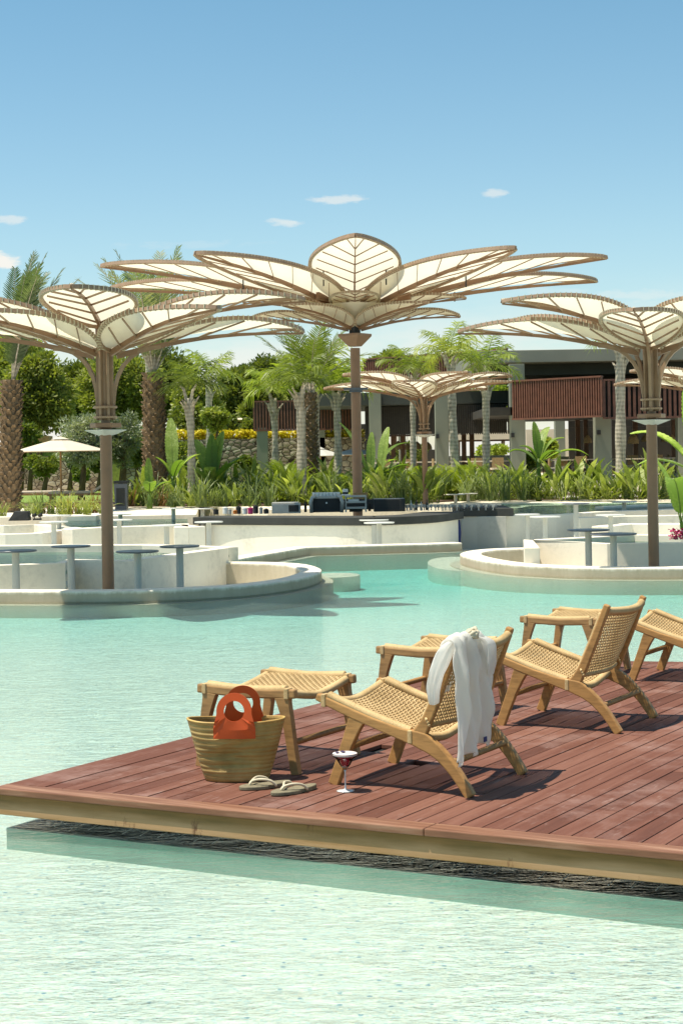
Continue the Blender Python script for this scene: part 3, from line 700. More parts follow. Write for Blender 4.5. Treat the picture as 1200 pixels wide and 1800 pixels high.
#          azimuth, radius, tip rise, hub rise
LEAVES = [(-90, 2.55, .60, .32), (-52, 2.6, .38, .02), (-128, 2.6, .38, .02), (-8, 2.62, .62, .22), (188, 2.62, .62, .22), (22, 2.75, .32, .0), (158, 2.75, .32, .0), (62, 2.5, .5, .2), (118, 2.5, .5, .2)]
def small_umbrella(root, base_z, hub_z, rot=0.0, collar=True, scale=1.0, struts=(1, 2, 5, 6, 7, 8)):
    H = hub_z - base_z
    for i, (az, Rr, tr, hr) in enumerate(LEAVES):
        pt = petal(root, R(az) + rot, Rr * scale, .16, H + hr, H + tr, .56 * scale, cup=(.03, .12, .12, .26, .26, .30, .30, .2, .2)[i])
        a = R(az) + rot; r1 = .75 * scale; p = pt((r1 - .16) / (Rr * scale - .16), 0)
        if collar and i in struts:
            zc = H - .86; ps = []
            for k in range(9):
                u = k / 8; r = .10 + (r1 - .1) * (1 - cos(u * pi / 2)) ** 1.25; z = zc + (p.z - .05 - zc) * sin(u * pi / 2) ** .9
                ps.append((r * cos(a), r * sin(a), z))
            m = MB(); m.tube(ps, [.7071] * 9, 4, True, (.05, .04), (0, 0, 1)); m.build('curved_strut', 'steel_frame', root)
def umbrella(px, py, d, base_z, hub_z, rot, label, sc=1.0, struts=(1, 2, 5, 6, 7, 8)):
    p = atd(px, py, d); x = p.x
    root = empty('leaf_umbrella', label, 'parasol', (x, d, base_z), 0, 'leaf shaped pool parasols')
    H = hub_z - base_z; zc = H - .86
    m = MB(); m.lathe([(.09, 0), (.09, .02), (.077, .03), (.077, zc - .1)], (0, 0, 0), 28); m.build('pole', 'steel', root, smooth=False)
    m = MB(); m.lathe([(.06, zc - .05), (.06, H + .42), (.05, H + .44)], (0, 0, 0), 16)
    for k in range(6):
        a = k * pi / 3 + rot; m.box((.085 * cos(a), .085 * sin(a), (zc + H + .35) / 2), (.05, .035, H + .35 - zc), a)
    m.build('upper_pole', 'steel_frame', root)
    m = MB(); m.lathe([(.15, zc + .02), (.155, zc + .03), (.155, zc + .045), (.15, zc + .05)], (0, 0, 0), 24); m.lathe([(.15, zc + .15), (.155, zc + .16), (.155, zc + .175), (.15, zc + .18)], (0, 0, 0), 24); m.build('collar_ring', 'steel_frame', root)
    m = MB(); m.lathe([(.2, zc - .1), (.205, zc - .09), (.205, zc - .05), (.2, zc - .04)], (0, 0, 0), 6); m.build('collar', 'steel', root, bevel=.004)
    m = MB(); m.lathe([(.09, zc - .20), (.27, zc - .135), (.275, zc - .128), (.09, zc - .12)], (0, 0, 0), 4); m.build('rain_tray', 'table_light', root)
    small_umbrella(root, base_z, hub_z, rot, True, sc, struts)
    return root
umbrella(187, 800, 21.3, -.62, 3.09, 0.0, 'leaf parasol on the tall brown post at the left', 1.0, (5, 6))
umbrella(1145, 800, 23.7, -.62, 3.15, R(23), 'leaf parasol on the tall brown post at the right', 1.0)
umbrella(746, 800, 45.5, .37, 3.28, R(24), 'small distant leaf parasol between the bar and the restaurant')
umbrella(1258, 800, 45.5, .37, 3.28, R(10), 'distant leaf parasol cut off by the right photo edge')
# the tall double one
d = 38.0; p = atd(627, 800, d)
big = empty('leaf_umbrella', 'tallest parasol with big leaves above and small leaves below, behind the bar', 'parasol', (p.x, d, .2), 0, 'leaf shaped pool parasols')
def ZB(py): return atd(627, py, d).z - .2
m = MB(); m.lathe([(.15, 0), (.15, .03), (.112, .04), (.112, ZB(612))], (0, 0, 0), 4 * 8); m.build('pole', 'steel', big)
m = MB(); m.lathe([(.15, ZB(609)), (.39, ZB(591)), (.39, ZB(587)), (.13, ZB(587))], (0, 0, 0), 4); o = m.build('flared_collar', 'steel', big); o.rotation_euler = (0, 0, R(8))
m = MB(); m.box((0, 0, ZB(684)), (.55, .4, .05)); m.box((0, 0, ZB(684) - .05), (.3, .3, .05)); m.build('pole_bracket', 'table_dark', big)
m = MB(); m.lathe([(.13, ZB(590)), (.13, ZB(520)), (.2, ZB(519)), (.2, ZB(512))], (0, 0, 0), 12); m.build('hub', 'black', big)
m = MB()
for k in range(8):
    a = k * pi / 4 + .2; m.bar((0.1 * cos(a), .1 * sin(a), ZB(535)), (1.5 * cos(a), 1.5 * sin(a), ZB(528)), .08, .16)
m.build('hub_beams', 'steel', big)
m = MB(); nn = 32; prof = [(.22, ZB(573)), (.6, ZB(560)), (1.0, ZB(548)), (1.36, ZB(541))]; vs = []; fs = []
for r_, z in prof:
    for j in range(nn):
        a = 2 * pi * j / nn; rr = r_ * (1 + .06 * (r_ / 1.4) * cos(8 * a)); vs.append((rr * cos(a), rr * sin(a), z))
for i in range(3):
    for j in range(nn): fs.append((i * nn + j, i * nn + (j + 1) % nn, (i + 1) * nn + (j + 1) % nn, (i + 1) * nn + j))
m.add(vs, fs); m.build('funnel_fabric', 'fabric', big, smooth=True)
E = EYE - .2
for az, Rr, tz, hz in [(-90, 5.0, 4.45, 3.62), (-52, 5.3, 4.25, 3.4), (-128, 5.3, 4.25, 3.4), (-8, 5.75, 4.42, 3.45), (188, 5.75, 4.42, 3.45), (20, 6.3, 4.2, 3.45), (160, 6.3, 4.2, 3.45), (58, 5.2, 4.3, 3.5), (122, 5.2, 4.3, 3.5)]:
    petal(big, R(az), Rr, .45, E + hz, E + tz, .97, 6, True, .12, {-90: .03, -52: .1, -128: .1}.get(az, .24))
small_umbrella(big, .2, EYE + 2.98, 0.0, False, .98)
m = MB()
for a, r_ in ((-72, 2.2), (-108, 2.2), (-28, 2.8), (208, 2.8), (140, 3.2), (40, 3.2)):
    a = R(a); m.bar((r_ * cos(a), r_ * sin(a), E + 3.75), (r_ * cos(a), r_ * sin(a), E + 4.35), .03, .03, (1, 0, 0))
m.build('tie_rods', 'bar_dark', big)
# ================================================================== DECK
P0 = onz(-5, 1384.5, DECK); P1 = onz(1200, 1499, DECK); P2 = onz(861, 1159.5, DECK); P3 = onz(1200, 1163.5, DECK)
dirF = (P1 - P0).normalized(); dirB = (P2 - P0).normalized(); LF = (P1 - P0).length + 2.4; LB = (P2 - P0).length
ang = math.atan2(dirB.y, dirB.x) - pi / 2
deck = empty('deck', 'red-brown timber deck floating over the pool', 'deck', (P0.x, P0.y, 0), ang)
def loc_(v): a = v - P0; return Vector((a.x * cos(-ang) - a.y * sin(-ang), a.x * sin(-ang) + a.y * cos(-ang)))
f = loc_(P0 + dirF * LF); skew = f.y / f.x
b2 = loc_(P2); b3 = loc_(P3); skb = (b3.y - b2.y) / (b3.x - b2.x)
mb = MB(); wB = .0945; gap = .0055; k = 0; x = .10; rr = random.Random(11)
def dbox(mb, x0, x1, y0a, y0b, y1a, y1b, z0, z1, t, seg=1):
    vs = []
    for z in (z0, z1): vs += [(x0, y0a, z), (x1, y0b, z), (x1, y1b, z), (x0, y1a, z)]
    mb.add(vs, [(3, 2, 1, 0), (4, 5, 6, 7), (0, 1, 5, 4), (1, 2, 6, 5), (2, 3, 7, 6), (3, 0, 4, 7)], t)
while x < f.x - .1:
    x1 = x + wB - gap; cur = .0; end = lambda q: b2.y - .09 + skb * q
    y0 = lambda q: skew * q + .105
    # each course is 2-3 boards end to end
    cuts = sorted([0.0] + [rr.uniform(.5, 4.3) for _ in range(2)])
    ys = [0.0] + [c for c in cuts if c > 0] + [None]
    for i in range(len(ys) - 1):
        a = ys[i]; b = ys[i + 1]
        if b is not None and (b - a) < .4: continue
        dz = rr.uniform(-.0012, .0012)
        A0 = y0(x) if a == 0 else a + .25; A1 = y0(x1) if a == 0 else a + .25
        B0 = end(x) if b is None else b + .2475; B1 = end(x1) if b is None else b + .2475
        dbox(mb, x, x1, A0, A1, B0, B1, DECK - .022, DECK + dz, rr.random())
    x += wB
mb.build('boards', 'deck', deck, bevel=.0022, tint=True)
# trim boards round the edge
mb = MB(); n = 4
cut = [0, 3.05 * .35, loc_(onz(748, 1455, DECK)).x, f.x]
cut = [0, loc_(onz(748, 1455, DECK)).x, f.x]
for i in range(2):
    a, b = cut[i] + (.002 if i else -.02), cut[i + 1]
    dbox(mb, a, b, skew * a - .012, skew * b - .012, skew * a + .1, skew * b + .1, DECK - .030, DECK + .001, .5)
mb.build('front_trim', 'trim', deck, bevel=.005)
mb = MB(); dbox(mb, -.02, .095, .102, .102, b2.y + .02, b2.y + .02, DECK - .03, DECK, .5); dbox(mb, -.02, f.x, b2.y - .085, b2.y - .085 + skb * f.x, b2.y + .02, b2.y + .02 + skb * f.x, DECK - .034, DECK - .001, .5)
mb.build('side_trim', 'deck', deck, bevel=.004, tint=True)
mb = MB(); dbox(mb, -.004, f.x, skew * 0 + .004, skew * f.x + .004, .045, skew * f.x + .045, DECK - .125, DECK - .0305, .5)
o = mb.build('front_fascia', 'fascia', deck, bevel=.004)
for v in o.data.vertices: v.co.z -= DECK - .0
o.location.z = DECK
mb = MB(); dbox(mb, -.004, .04, .05, .05, b2.y, b2.y, DECK - .12, DECK - .031, .5); dbox(mb, .05, f.x, b2.y - .05, b2.y - .05 + skb * f.x, b2.y, b2.y + skb * f.x, DECK - .12, DECK - .036, .5)
mb.build('side_fascia', 'trim', deck)
mb = MB()
for yy in (1.0, 2.1, 3.2, 4.2): dbox(mb, .05, f.x, yy + 0, yy + skew * f.x, yy + .06, yy + .06 + skew * f.x, DECK - .11, DECK - .024, .5)
dbox(mb, .06, f.x, .06, .06 + skew * f.x, b2.y - .1, b2.y - .1 + skb * f.x, DECK - .034, DECK - .027, .5); mb.build('joists_and_light_block', 'black', deck)  # solid sheet added under the boards to block light through their gaps
x = .30; k = 0
while x < f.x - .1:
    y0 = skew * x + .03; k += 1
    if k % 7 != 4:
        mb = MB(); mb.bar((x, y0 + .0, .024), (x, y0 + .085, .036), .002, .002); mb.build('metal_clip', 'table_light', deck)
    x += wB * .99
# plinth the deck bears on, just under the water
mb = MB(); A = loc_(onz(12, 1453, 0)); B = loc_(onz(1200, 1584, 0)); t_ = (B - A) / (B.x - A.x); B = A + t_ * (f.x - A.x)
dbox(mb, A.x, B.x, A.y, B.y, b2.y - .3, b2.y - .3 + skb * f.x, -.3, -.006, .5); mb.build('plinth', 'pool_tile', deck)
mb = MB(); dbox(mb, A.x + .03, B.x, A.y + .03, B.y + .03, b2.y - .32, b2.y - .32 + skb * f.x, -.0059, -.002, .5); mb.build('plinth_shade_sheet', 'black', deck)  # black sheet over the plinth top, painting in the shade under the deck

# ================================================================== CHAIRS AND FOOTSTOOLS
HW = .29; TH = .036
def XZ(s, z): return (-(s - .34), z)
def beam2d(mb, pts, ws, y, th=TH, n=6):
    """bar in the side plane through (s,z) pts with widths ws"""
    P_ = smooth_poly([Vector(XZ(*p)) for p in pts], n); W_ = []
    for i in range(len(ws) - 1):
        for k in range(n): W_.append(ws[i] + (ws[i + 1] - ws[i]) * k / n)
    W_.append(ws[-1]); vs = []; fs = []
    for i, p in enumerate(P_):
        a = P_[max(i - 1, 0)]; b = P_[min(i + 1, len(P_) - 1)]; t = (b - a).normalized(); nn_ = Vector((-t.y, t.x)) * (W_[i] / 2)
        for q, yy in ((p + nn_, y - th / 2), (p + nn_, y + th / 2), (p - nn_, y + th / 2), (p - nn_, y - th / 2)): vs.append((q.x, yy, q.y))
    k = len(P_)
    for i in range(k - 1):
        for j in range(4): fs.append((4 * i + j, 4 * i + (j + 1) % 4, 4 * i + 4 + (j + 1) % 4, 4 * i + 4 + j))
    fs += [(3, 2, 1, 0), tuple(4 * (k - 1) + j for j in range(4))]; mb.add(vs, fs)
def weave(surf, nu, nv, cw=.0049, amp=.0032, thick=.0032):
    """cords both ways over a surface surf(u,v) -> point, over and under"""
    mb = MB(); e = 1e-3
    def nor(u, v):
        a = surf(min(1, u + e), v) - surf(max(0, u - e), v); b = surf(u, min(1, v + e)) - surf(u, max(0, v - e)); n = a.cross(b); n.normalize(); return n
    for i in range(nu):
        u = (i + .5) / nu; ps = []
        for j in range(nv * 2 + 1):
            v = j / (nv * 2); s_ = sin(pi * v * nv / 1.0 + pi * ((i // 1) % 2)); ps.append(surf(u, v) + nor(u, v) * (amp * s_))
        mb.tube(ps, cw, 4, True, (thick / cw, 1), nor(u, .5))
    for j in range(nv):
        v = (j + .5) / nv; ps = []
        for i in range(nu * 2 + 1):
            u = i / (nu * 2); s_ = -sin(pi * u * nu + pi * (j % 2)); ps.append(surf(u, v) + nor(u, v) * (amp * s_))
        mb.tube(ps, cw * 1.05, 4, True, (thick / cw, 1), nor(.5, v))
    return mb
def wrap(mb, pts, r, pitch=.0085, n=8):
    P_ = smooth_poly([Vector(p) for p in pts], 6); Lg = [0]
    for i in range(1, len(P_)): Lg.append(Lg[-1] + (P_[i] - P_[i - 1]).length)
    tot = Lg[-1]; k = max(3, int(tot / pitch)); ps = []; rs = []; i = 0
    for q in range(k * 2 + 1):
        s_ = tot * q / (k * 2)
        while i < len(P_) - 2 and Lg[i + 1] < s_: i += 1
        t = (s_ - Lg[i]) / (Lg[i + 1] - Lg[i] + 1e-9); ps.append(P_[i].lerp(P_[i + 1], t)); rs.append(r * (1.0 if q % 2 else .82))
    mb.tube(ps, rs, n)
def V3(s, y, z): a = XZ(s, z); return Vector((a[0], y, a[1]))
def make_chair():
    root = empty('lounge_chair', '', 'chair')
    def seat(u, v):
        y = (u * 2 - 1) * (HW - .0); s_ = -.055 + v * .475; z = .392 - .14 * v - .012 * sin(pi * v); sg = max(0.0, sin(pi * u)) ** 1.2
        return V3(s_ + .0, y, z - .045 * sg + .010)
    def back(u, v):
        y = (u * 2 - 1) * (HW - .012); s_ = .462 + v * .165; z = .30 + v * .355; sg = sin(pi * u)
        return V3(s_ + .045 * sg, y, z - .012 * sg * v)
    weave(seat, 34, 27).build('seat', 'cord', root, smooth=True)
    weave(back, 32, 22).build('backrest', 'cord', root, smooth=True)
    mb = MB(); wrap(mb, [seat(u, 0) - Vector((0, 0, .008)) for u in (0.0, .25, .5, .75, 1.0)], .021); mb.build('front_bar', 'cord', root, smooth=True)
    mb = MB(); wrap(mb, [seat(u, 1) - Vector((0, 0, .008)) for u in (0, .25, .5, .75, 1.0)], .021); mb.build('rear_bar', 'cord', root, smooth=True)
    mb = MB(); wrap(mb, [back(u, 1) for u in (0, .25, .5, .75, 1.0)], .022); mb.build('top_rail', 'cord', root, smooth=True)
    mb = MB(); wrap(mb, [back(u, 0) for u in (0, .25, .5, .75, 1.0)], .016); mb.build('lower_back_bar', 'cord', root, smooth=True)
    for sd in (-1, 1):
        y = sd * HW
        mb = MB(); beam2d(mb, [(-.005, 0), (.035, .10), (.075, .2), (.112, .285), (.135, .325)], [.05, .052, .056, .072, .085], y * 1.0, TH); mb.build('leg', 'teak', root, bevel=.007)
        mb = MB(); beam2d(mb, [(-.085, .402), (.05, .352), (.2, .302), (.35, .258), (.46, .232), (.545, .178), (.62, .10), (.69, 0)], [.035, .044, .045, .055, .08, .06, .05, .046], y + sd * .001, TH + .003); mb.build('side_rail', 'teak', root, bevel=.007)
        mb = MB(); beam2d(mb, [(.415, .225), (.475, .315), (.55, .48), (.635, .69)], [.085, .05, .042, .034], y + sd * .0, TH - .002); mb.build('back_post', 'teak', root, bevel=.007)
        mb = MB(); wrap(mb, [V3(s_, y - sd * .006, z + .016) for s_, z in ((-.03, .392), (.12, .337), (.27, .288), (.395, .253))], .0235); mb.build('rail_binding', 'cord', root, smooth=True)
        mb = MB(); wrap(mb, [V3(s_ - .012, y - sd * .008, z) for s_, z in ((.475, .325), (.55, .487), (.613, .64))], .021); mb.build('post_binding', 'cord', root, smooth=True)
        for s_, z, a in ((-.045, .388, .35), (.40, .25, .25)):
            mb = MB(); mb.box((-(s_ - .34), y, z - .002), (.022, TH + .014, .06)); mb.build('strap_binding', 'cord', root, bevel=.004)
        mb = MB()
        for q in range(3): mb.tube([V3(.452 + q * .006, y - .027, .33 - .012 * q), V3(.47 + q * .006, y, .345 - .012 * q), V3(.49 + q * .006, y + .027, .33 - .012 * q)], .006, 6)
        mb.build('cord_lashing', 'cord', root)
    for s_, z in ((.04, .165), (.60, .145)):
        mb = MB(); wrap(mb, [V3(s_, -HW + .02, z), V3(s_, 0, z), V3(s_, HW - .02, z)], .0155); mb.build('stretcher', 'teak_dark', root, smooth=True)
    return root
def make_stool():
    root = empty('woven_footstool', '', 'footstool')
    D2 = .235
    def top(u, v):
        y = (u * 2 - 1) * (HW + .0); x = D2 - v * 2 * D2
        return Vector((x * (1 + .0 * u), y, .385 + .012 - .045 * max(0.0, sin(pi * u)) ** 1.2))
    weave(top, 34, 27).build('seat', 'cord', root, smooth=True)
    for v in (0, 1):
        mb = MB(); wrap(mb, [top(u, v) - Vector((0, 0, .008)) for u in (-.03, .25, .5, .75, 1.03)], .021); mb.build('end_bar', 'cord', root, smooth=True)
    for sd in (-1, 1):
        y = sd * HW
        mb = MB(); mb.tube([(D2 + .045, y, .385), (0, y, .372), (-D2 - .045, y, .385)], [.7071] * 3, 4, True, (.044, TH), (0, 0, 1)); mb.build('side_rail', 'teak_dark', root, bevel=.008)
        mb = MB(); wrap(mb, [(D2 - .01, y - sd * .006, .402), (0, y - sd * .006, .390), (-D2 + .01, y - sd * .006, .402)], .0235); mb.build('rail_binding', 'cord', root, smooth=True)
        
        for xx in (D2, -D2): mb = MB(); mb.box((xx, y, .385), (.024, TH + .012, .052)); mb.build('strap_binding', 'cord', root, bevel=.004)
        for e_ in (-1, 1):
            mb = MB(); s0 = .34 - e_ * (D2 - .03)
            beam2d(mb, [(s0 - e_ * .07, 0), (s0 - e_ * .05, .12), (s0 - e_ * .03, .25), (s0 - e_ * .01, .335), (s0 - e_ * .005, .365)], [.042, .044, .05, .066, .085], y, TH); mb.build('leg', 'teak_dark', root, bevel=.007)
    for e_ in (-1, 1):
        mb = MB(); x = e_ * (D2 + .02); wrap(mb, [(x, -HW + .01, .15), (x, 0, .15), (x, HW - .01, .15)], .0155); mb.build('stretcher', 'teak_dark', root, smooth=True)
    return root
CA = R(150.5)
ch = make_chair(); ch['group'] = 'woven lounge chairs on the deck'; ch['label'] = 'nearest woven teak chair with the white shirt over its back'
ch.location = (.385, 7.70, DECK); ch.rotation_euler = (0, 0, CA)
dup(ch, 'middle woven teak chair with bare back, beyond the shirt chair', None, (1.305, 9.29, DECK), CA)
dup(ch, 'woven teak chair at the right photo edge, only its seat showing', None, (2.335, 11.0, DECK), CA)
st = make_stool(); st['group'] = 'woven footstools on the deck'; st['label'] = 'nearest woven teak footstool behind the straw bag'
st.location = (-.335, 8.245, DECK); st.rotation_euler = (0, 0, CA)
q1 = onz(672, 1147, DECK + .38); q3 = onz(925, 1092, DECK + .38); q0 = onz(357, 1216, DECK + .38)
dup(st, 'middle woven teak footstool partly behind the white shirt', None, (-.335 + q1.x - q0.x, 8.245 + q1.y - q0.y, DECK), CA)
dup(st, 'farthest woven teak footstool by the deck edge', None, (-.335 + q3.x - q0.x, 8.245 + q3.y - q0.y, DECK), CA)

# ================================================================== STRAW BAG
bp = onz(415, 1375, DECK); bz = DECK + .002
bag = empty('straw_bag', 'woven straw basket bag with orange leather handles on the deck', 'bag', (bp.x, bp.y + .07, bz), R(-3))
mb = MB(); n = 96; prof = []; hh = .285; vs = []; fs = []; uv = {}
lay = 40; rb = random.Random(5)
def bagpt(a, t, ins=0.0):
    rx = .148 + (.232 - .148) * t ** .85 - ins; ry = .082 + .045 * t - .02 * t * t - ins
    z = hh * t + (.010 * abs(cos(a)) ** 2.5 - .008) * t ** 3
    x = rx * (abs(cos(a)) ** .88) * (1 if cos(a) > 0 else -1); y = ry * sin(a)
    if sin(a) < 0:   # dents and wrinkles of the front
        wv = math.exp(-((x + .005) / .085) ** 2)
        for zc_, am, ti in ((.135, .024, .12), (.108, .027, -.05), (.078, .022, .03), (.165, .014, .3)): y -= am * wv * math.exp(-((z - zc_ - ti * x * 1.0) / .008) ** 2) * -1 - am * .8 * wv * math.exp(-((z - zc_ - .014 - ti * x) / .008) ** 2)
        y += .006 * sin(x * 30 + z * 12) * t
    y += .0018 * sin(2 * pi * t * 11)
    return Vector((x, y, z))
rows = [i / lay for i in range(lay + 1)]
for i, t in enumerate(rows):
    for j in range(n):
        p = bagpt(2 * pi * j / n, t); uv[len(vs)] = (j / n * 2, t); vs.append(p)
for i, t in enumerate(reversed(rows)):
    for j in range(n):
        uv[len(vs)] = (j / n * 2, t); vs.append(bagpt(2 * pi * j / n, max(t, .02), .007))
K = len(vs) // n
for i in range(K - 1):
    for j in range(n): a0 = i * n + j; a1 = i * n + (j + 1) % n; fs.append((a0, a1, a1 + n, a0 + n))
fs.append(tuple(range(n - 1, -1, -1))); fs.append(tuple((K - 1) * n + j for j in range(n)))
mb.add(vs, fs); mb.uv = uv; mb.build('basket', 'straw', bag, smooth=True)
mb = MB(); wrap(mb, [bagpt(2 * pi * j / 48, 1.0, .003) for j in range(49)], .0058, .010, 6); mb.build('rim_binding', 'straw', bag, smooth=True)
def handle(yoff, zoff, xoff, lean):
    m = MB(); N_ = 64; vs = []; fs = []; zc_ = .335; ri = .047
    def outer(a):
        dx, dz = cos(a), sin(a); best = 9
        # shoulders: circle of .085 above, trapezoid below, flat bottom
        r1 = .082
        if dz >= -.15: return r1 * (1 + .02 * dz)
        # below: sides x = .082+.35*(-z) limited to .098, bottom z=-.125
        tb = .128 / -dz
        for _ in range(1): pass
        lo, hi = .05, .3
        for _ in range(30):
            mid = (lo + hi) / 2; x, z = abs(mid * dx), mid * dz
            lim = .0815 + .26 * max(0, -z - .012) if z > -.075 else .098
            if x < lim and z > -.128: lo = mid
            else: hi = mid
        return lo
    angs = sorted(set([2 * pi * j / N_ for j in range(N_)] + [math.atan2(-.128, .098) + 2 * pi, math.atan2(-.128, -.098) + 2 * pi]))
    N_ = len(angs)
    for y_ in (0, .0045):
        for ring in (0, 1, 2):
            for a in angs:
                r = (ri, (ri + outer(a)) / 2, outer(a))[ring]; x, z = r * cos(a), zc_ + r * sin(a)
                yy = yoff + y_ + lean * (z - .28)
                if z < .285 and yoff < 0:
                    s_ = min(1, (.285 - z) / .08); yy = bagfront(x + xoff, z) - .010 + y_ if s_ > 0 else yy
                vs.append((x + xoff, yy, z + zoff))
    for L_ in (0, 3):
        for ring in (0, 1):
            for j in range(N_): a0 = (L_ + ring) * N_ + j; a1 = (L_ + ring) * N_ + (j + 1) % N_; fs.append((a0, a1, a1 + N_, a0 + N_))
    for ring in (0, 2):
        for j in range(N_): a0 = ring * N_ + j; a1 = ring * N_ + (j + 1) % N_; fs.append((a0, a1, a1 + 3 * N_, a0 + 3 * N_))
    m.add(vs, fs); m.build('handle', 'orange', bag, smooth=False, bevel=0)
def bagfront(x, z):
    t = max(0, min(1, z / hh)); rx = .148 + (.232 - .148) * t ** .85
    c = max(-.99, min(.99, x / rx)); c = abs(c) ** (1 / .88) * (1 if c > 0 else -1); a = -math.acos(c); return bagpt(a, t).y
handle(bagfront(0, .28) - .006, 0, .004, .12); handle(.085, .012, .026, -.12)

# ================================================================== SANDALS
def sandal(px, py, ang_, label, mir=1):
    p = onz(px, py, DECK); e = empty('flip_flop', label, 'sandal', (p.x, p.y, DECK + .002), ang_, 'pair of flip-flops')
    n = 40; out_ = []
    for j in range(n):
        a = 2 * pi * j / n; x = .125 * cos(a); wd_ = .046 - .012 * cos(a - .3) * 0 + (.008 if x > 0 else -.008 * (x / -.125)) - .006 * math.exp(-((x + .02) / .04) ** 2)
        out_.append((x, wd_ * sin(a) + .006 * mir * cos(a * 1)))
    m = MB(); prof = [(.94, 0), (1.0, .003), (1.0, .014), (.97, .017)]; vs = []; fs = []
    for s_, z in prof:
        for q in out_: vs.append((q[0] * s_, q[1] * s_, z + (.006 * max(0, -q[0] / .125) if z > .01 else 0)))
    for i in range(3):
        for j in range(n): a0 = i * n + j; a1 = i * n + (j + 1) % n; fs.append((a0, a1, a1 + n, a0 + n))
    fs.append(tuple(range(n - 1, -1, -1))); fs.append(tuple(3 * n + j for j in range(n))); m.add(vs, fs); m.build('sole', 'sole', e)
    m = MB(); t0 = Vector((.075, .004 * mir, .017))
    for sd in (-1, 1): m.tube(smooth_poly([t0, Vector((.065, .004, .034)), Vector((.03, sd * .03, .045)), Vector((-.015, sd * .043, .036)), Vector((-.04, sd * .046, .012))], 5), [.0045] + [.0062] * 20, 7)
    m.build('strap', 'strap_cream', e, smooth=True)
sandal(466, 1385, R(200), 'olive flip-flop with cream strap beside the bag, the left one')
sandal(517, 1393, R(222), 'olive flip-flop with cream strap, the right one nearer the glass', -1)
o = None
# ================================================================== COCKTAIL
gp = onz(607, 1391, DECK); g = empty('cocktail_glass', 'stemmed cocktail glass of dark red drink with pale foam on the deck', 'glass', (gp.x, gp.y, DECK + .002))
m = MB(); m.lathe([(.039, 0), (.0405, .002), (.03, .0035), (.008, .007), (.004, .012), (.0032, .03), (.0032, .085), (.005, .096)], (0, 0, 0), 32); m.build('stem', 'stem_glass', g, smooth=True)
m = MB(); m.lathe([(.006, .0965), (.012, .104), (.024, .118), (.034, .136), (.046, .150), (.056, .158), (.0595, .172), (.058, .172), (.0545, .159), (.045, .1515), (.033, .138), (.023, .120), (.011, .107), (.001, .104)], (0, 0, 0), 40, cap=False)
m.build('glass_body', 'glass', g, smooth=True)
m = MB(); m.lathe([(.001, .1045), (.0108, .1073), (.0226, .1205), (.0326, .1383), (.0446, .1517), (.054, .159), (.0545, .1605), (.0, .1607)], (0, 0, 0), 40, cap=False); m.build('drink', 'drink', g, smooth=False)
m = MB(); m.lathe([(.0547, .161), (.0565, .164), (.0568, .169), (.054, .1715), (.02, .1725), (.0, .1725)], (0, 0, 0), 40, cap=False); m.build('foam', 'foam', g, smooth=True)
for cx, cy in ((-.034, -.012), (-.012, .012), (-.005, -.002)):
    m = MB()
    for k in range(6):
        a = k * pi / 3 + cx * 50; m.tube([(cx, cy, .173), (cx + .006 * cos(a), cy + .006 * sin(a), .178), (cx + .0105 * cos(a), cy + .0105 * sin(a), .176)], [.002, .0042, .0015], 5, True, (.5, 1))
    m.build('flower_garnish', 'petal_p', g, smooth=True)

# ================================================================== WHITE SHIRT over the chair back
rt = Vector((-cos(CA), -sin(CA), 0)); lf = Vector((-sin(CA), cos(CA), 0))    # rear, and chair-left (towards camera)
co = Vector((.385, 7.70, DECK)); fw = -rt
def CW(s, y, z): return co + fw * (-(s - .34)) + lf * y + Vector((0, 0, z))
sh = empty('white_shirt', 'white linen shirt draped over the back of the nearest chair', 'shirt', tuple(CW(.62, .2, 0)))
m = MB(); nu, nv = 64, 90; vs = []; fs = []; rs = random.Random(2)
inner = .22
def shirt(u, v):
    """u across 0..1, v along: 0 front hem -> 1 rear hem."""
    L_ = v * 1.0
    yc = .26; half = .15
    y = yc + (u - .5) * 2 * half
    # path of (s,z): front flap up the inner side, over the rail, down behind
    if v < .22:
        t = v / .22; s_ = .548 + .062 * t; z = .45 + .20 * t
        half_ = .06 + .08 * t; y = yc + .02 * (1 - t) + (u - .5) * 2 * half_
    elif v < .32:
        t = (v - .22) / .10; a = pi * (1 - t); s_ = .648 + .036 * cos(a) ; z = .668 + .052 * sin(a); y = yc + (u - .5) * 2 * .165
    else:
        t = (v - .32) / .68; s_ = .684 + .018 * sin(pi * t) - .01 * t; z = .668 - (.47 + .05 * (u - .3) * 1.3 + .018 * sin(u * 17)) * t
        half_ = .14 - .028 * sin(pi * min(1, t * 1.5) ) * (1 if t < .66 else 1) + .0 * t; half_ = .165 - .02 * min(1, t * 3) + .035 * t
        y = yc + (u - .5) * 2 * half_ + .006 * sin(5 * t + 1) * t - .02 * t
    dp = .0 if v < .2 else min(1, (v - .2) / .25)
    fold = .019 * sin(u * 16 + 1.6 * sin(v * 4)) * (.5 + .5 * v) + .005 * sin(u * 35 + 5 * v + 1) + .012 * mnoise.noise(Vector((u * 9, v * 7, 1.3)))
    fold += .012 * mnoise.noise(Vector((u * 3.1, v * 5.2, 4.7)))
    gat = math.exp(-((v - .29) / .07) ** 2)       # knot gathers the cloth
    y = y + (yc + .005 - y) * gat * .22
    s_ += fold * (.35 + .9 * dp); z += .010 * mnoise.noise(Vector((u * 7, v * 9, 7.7))) + gat * .010 * sin(u * 30)
    return CW(s_, y, z) - Vector(sh.location)
for i in range(nv + 1):
    for j in range(nu + 1): vs.append(shirt(j / nu, i / nv))
for i in range(nv):
    for j in range(nu): a0 = i * (nu + 1) + j; fs.append((a0, a0 + 1, a0 + nu + 2, a0 + nu + 1))
m.add(vs, fs); o = m.build('body_cloth', 'linen', sh, smooth=True)
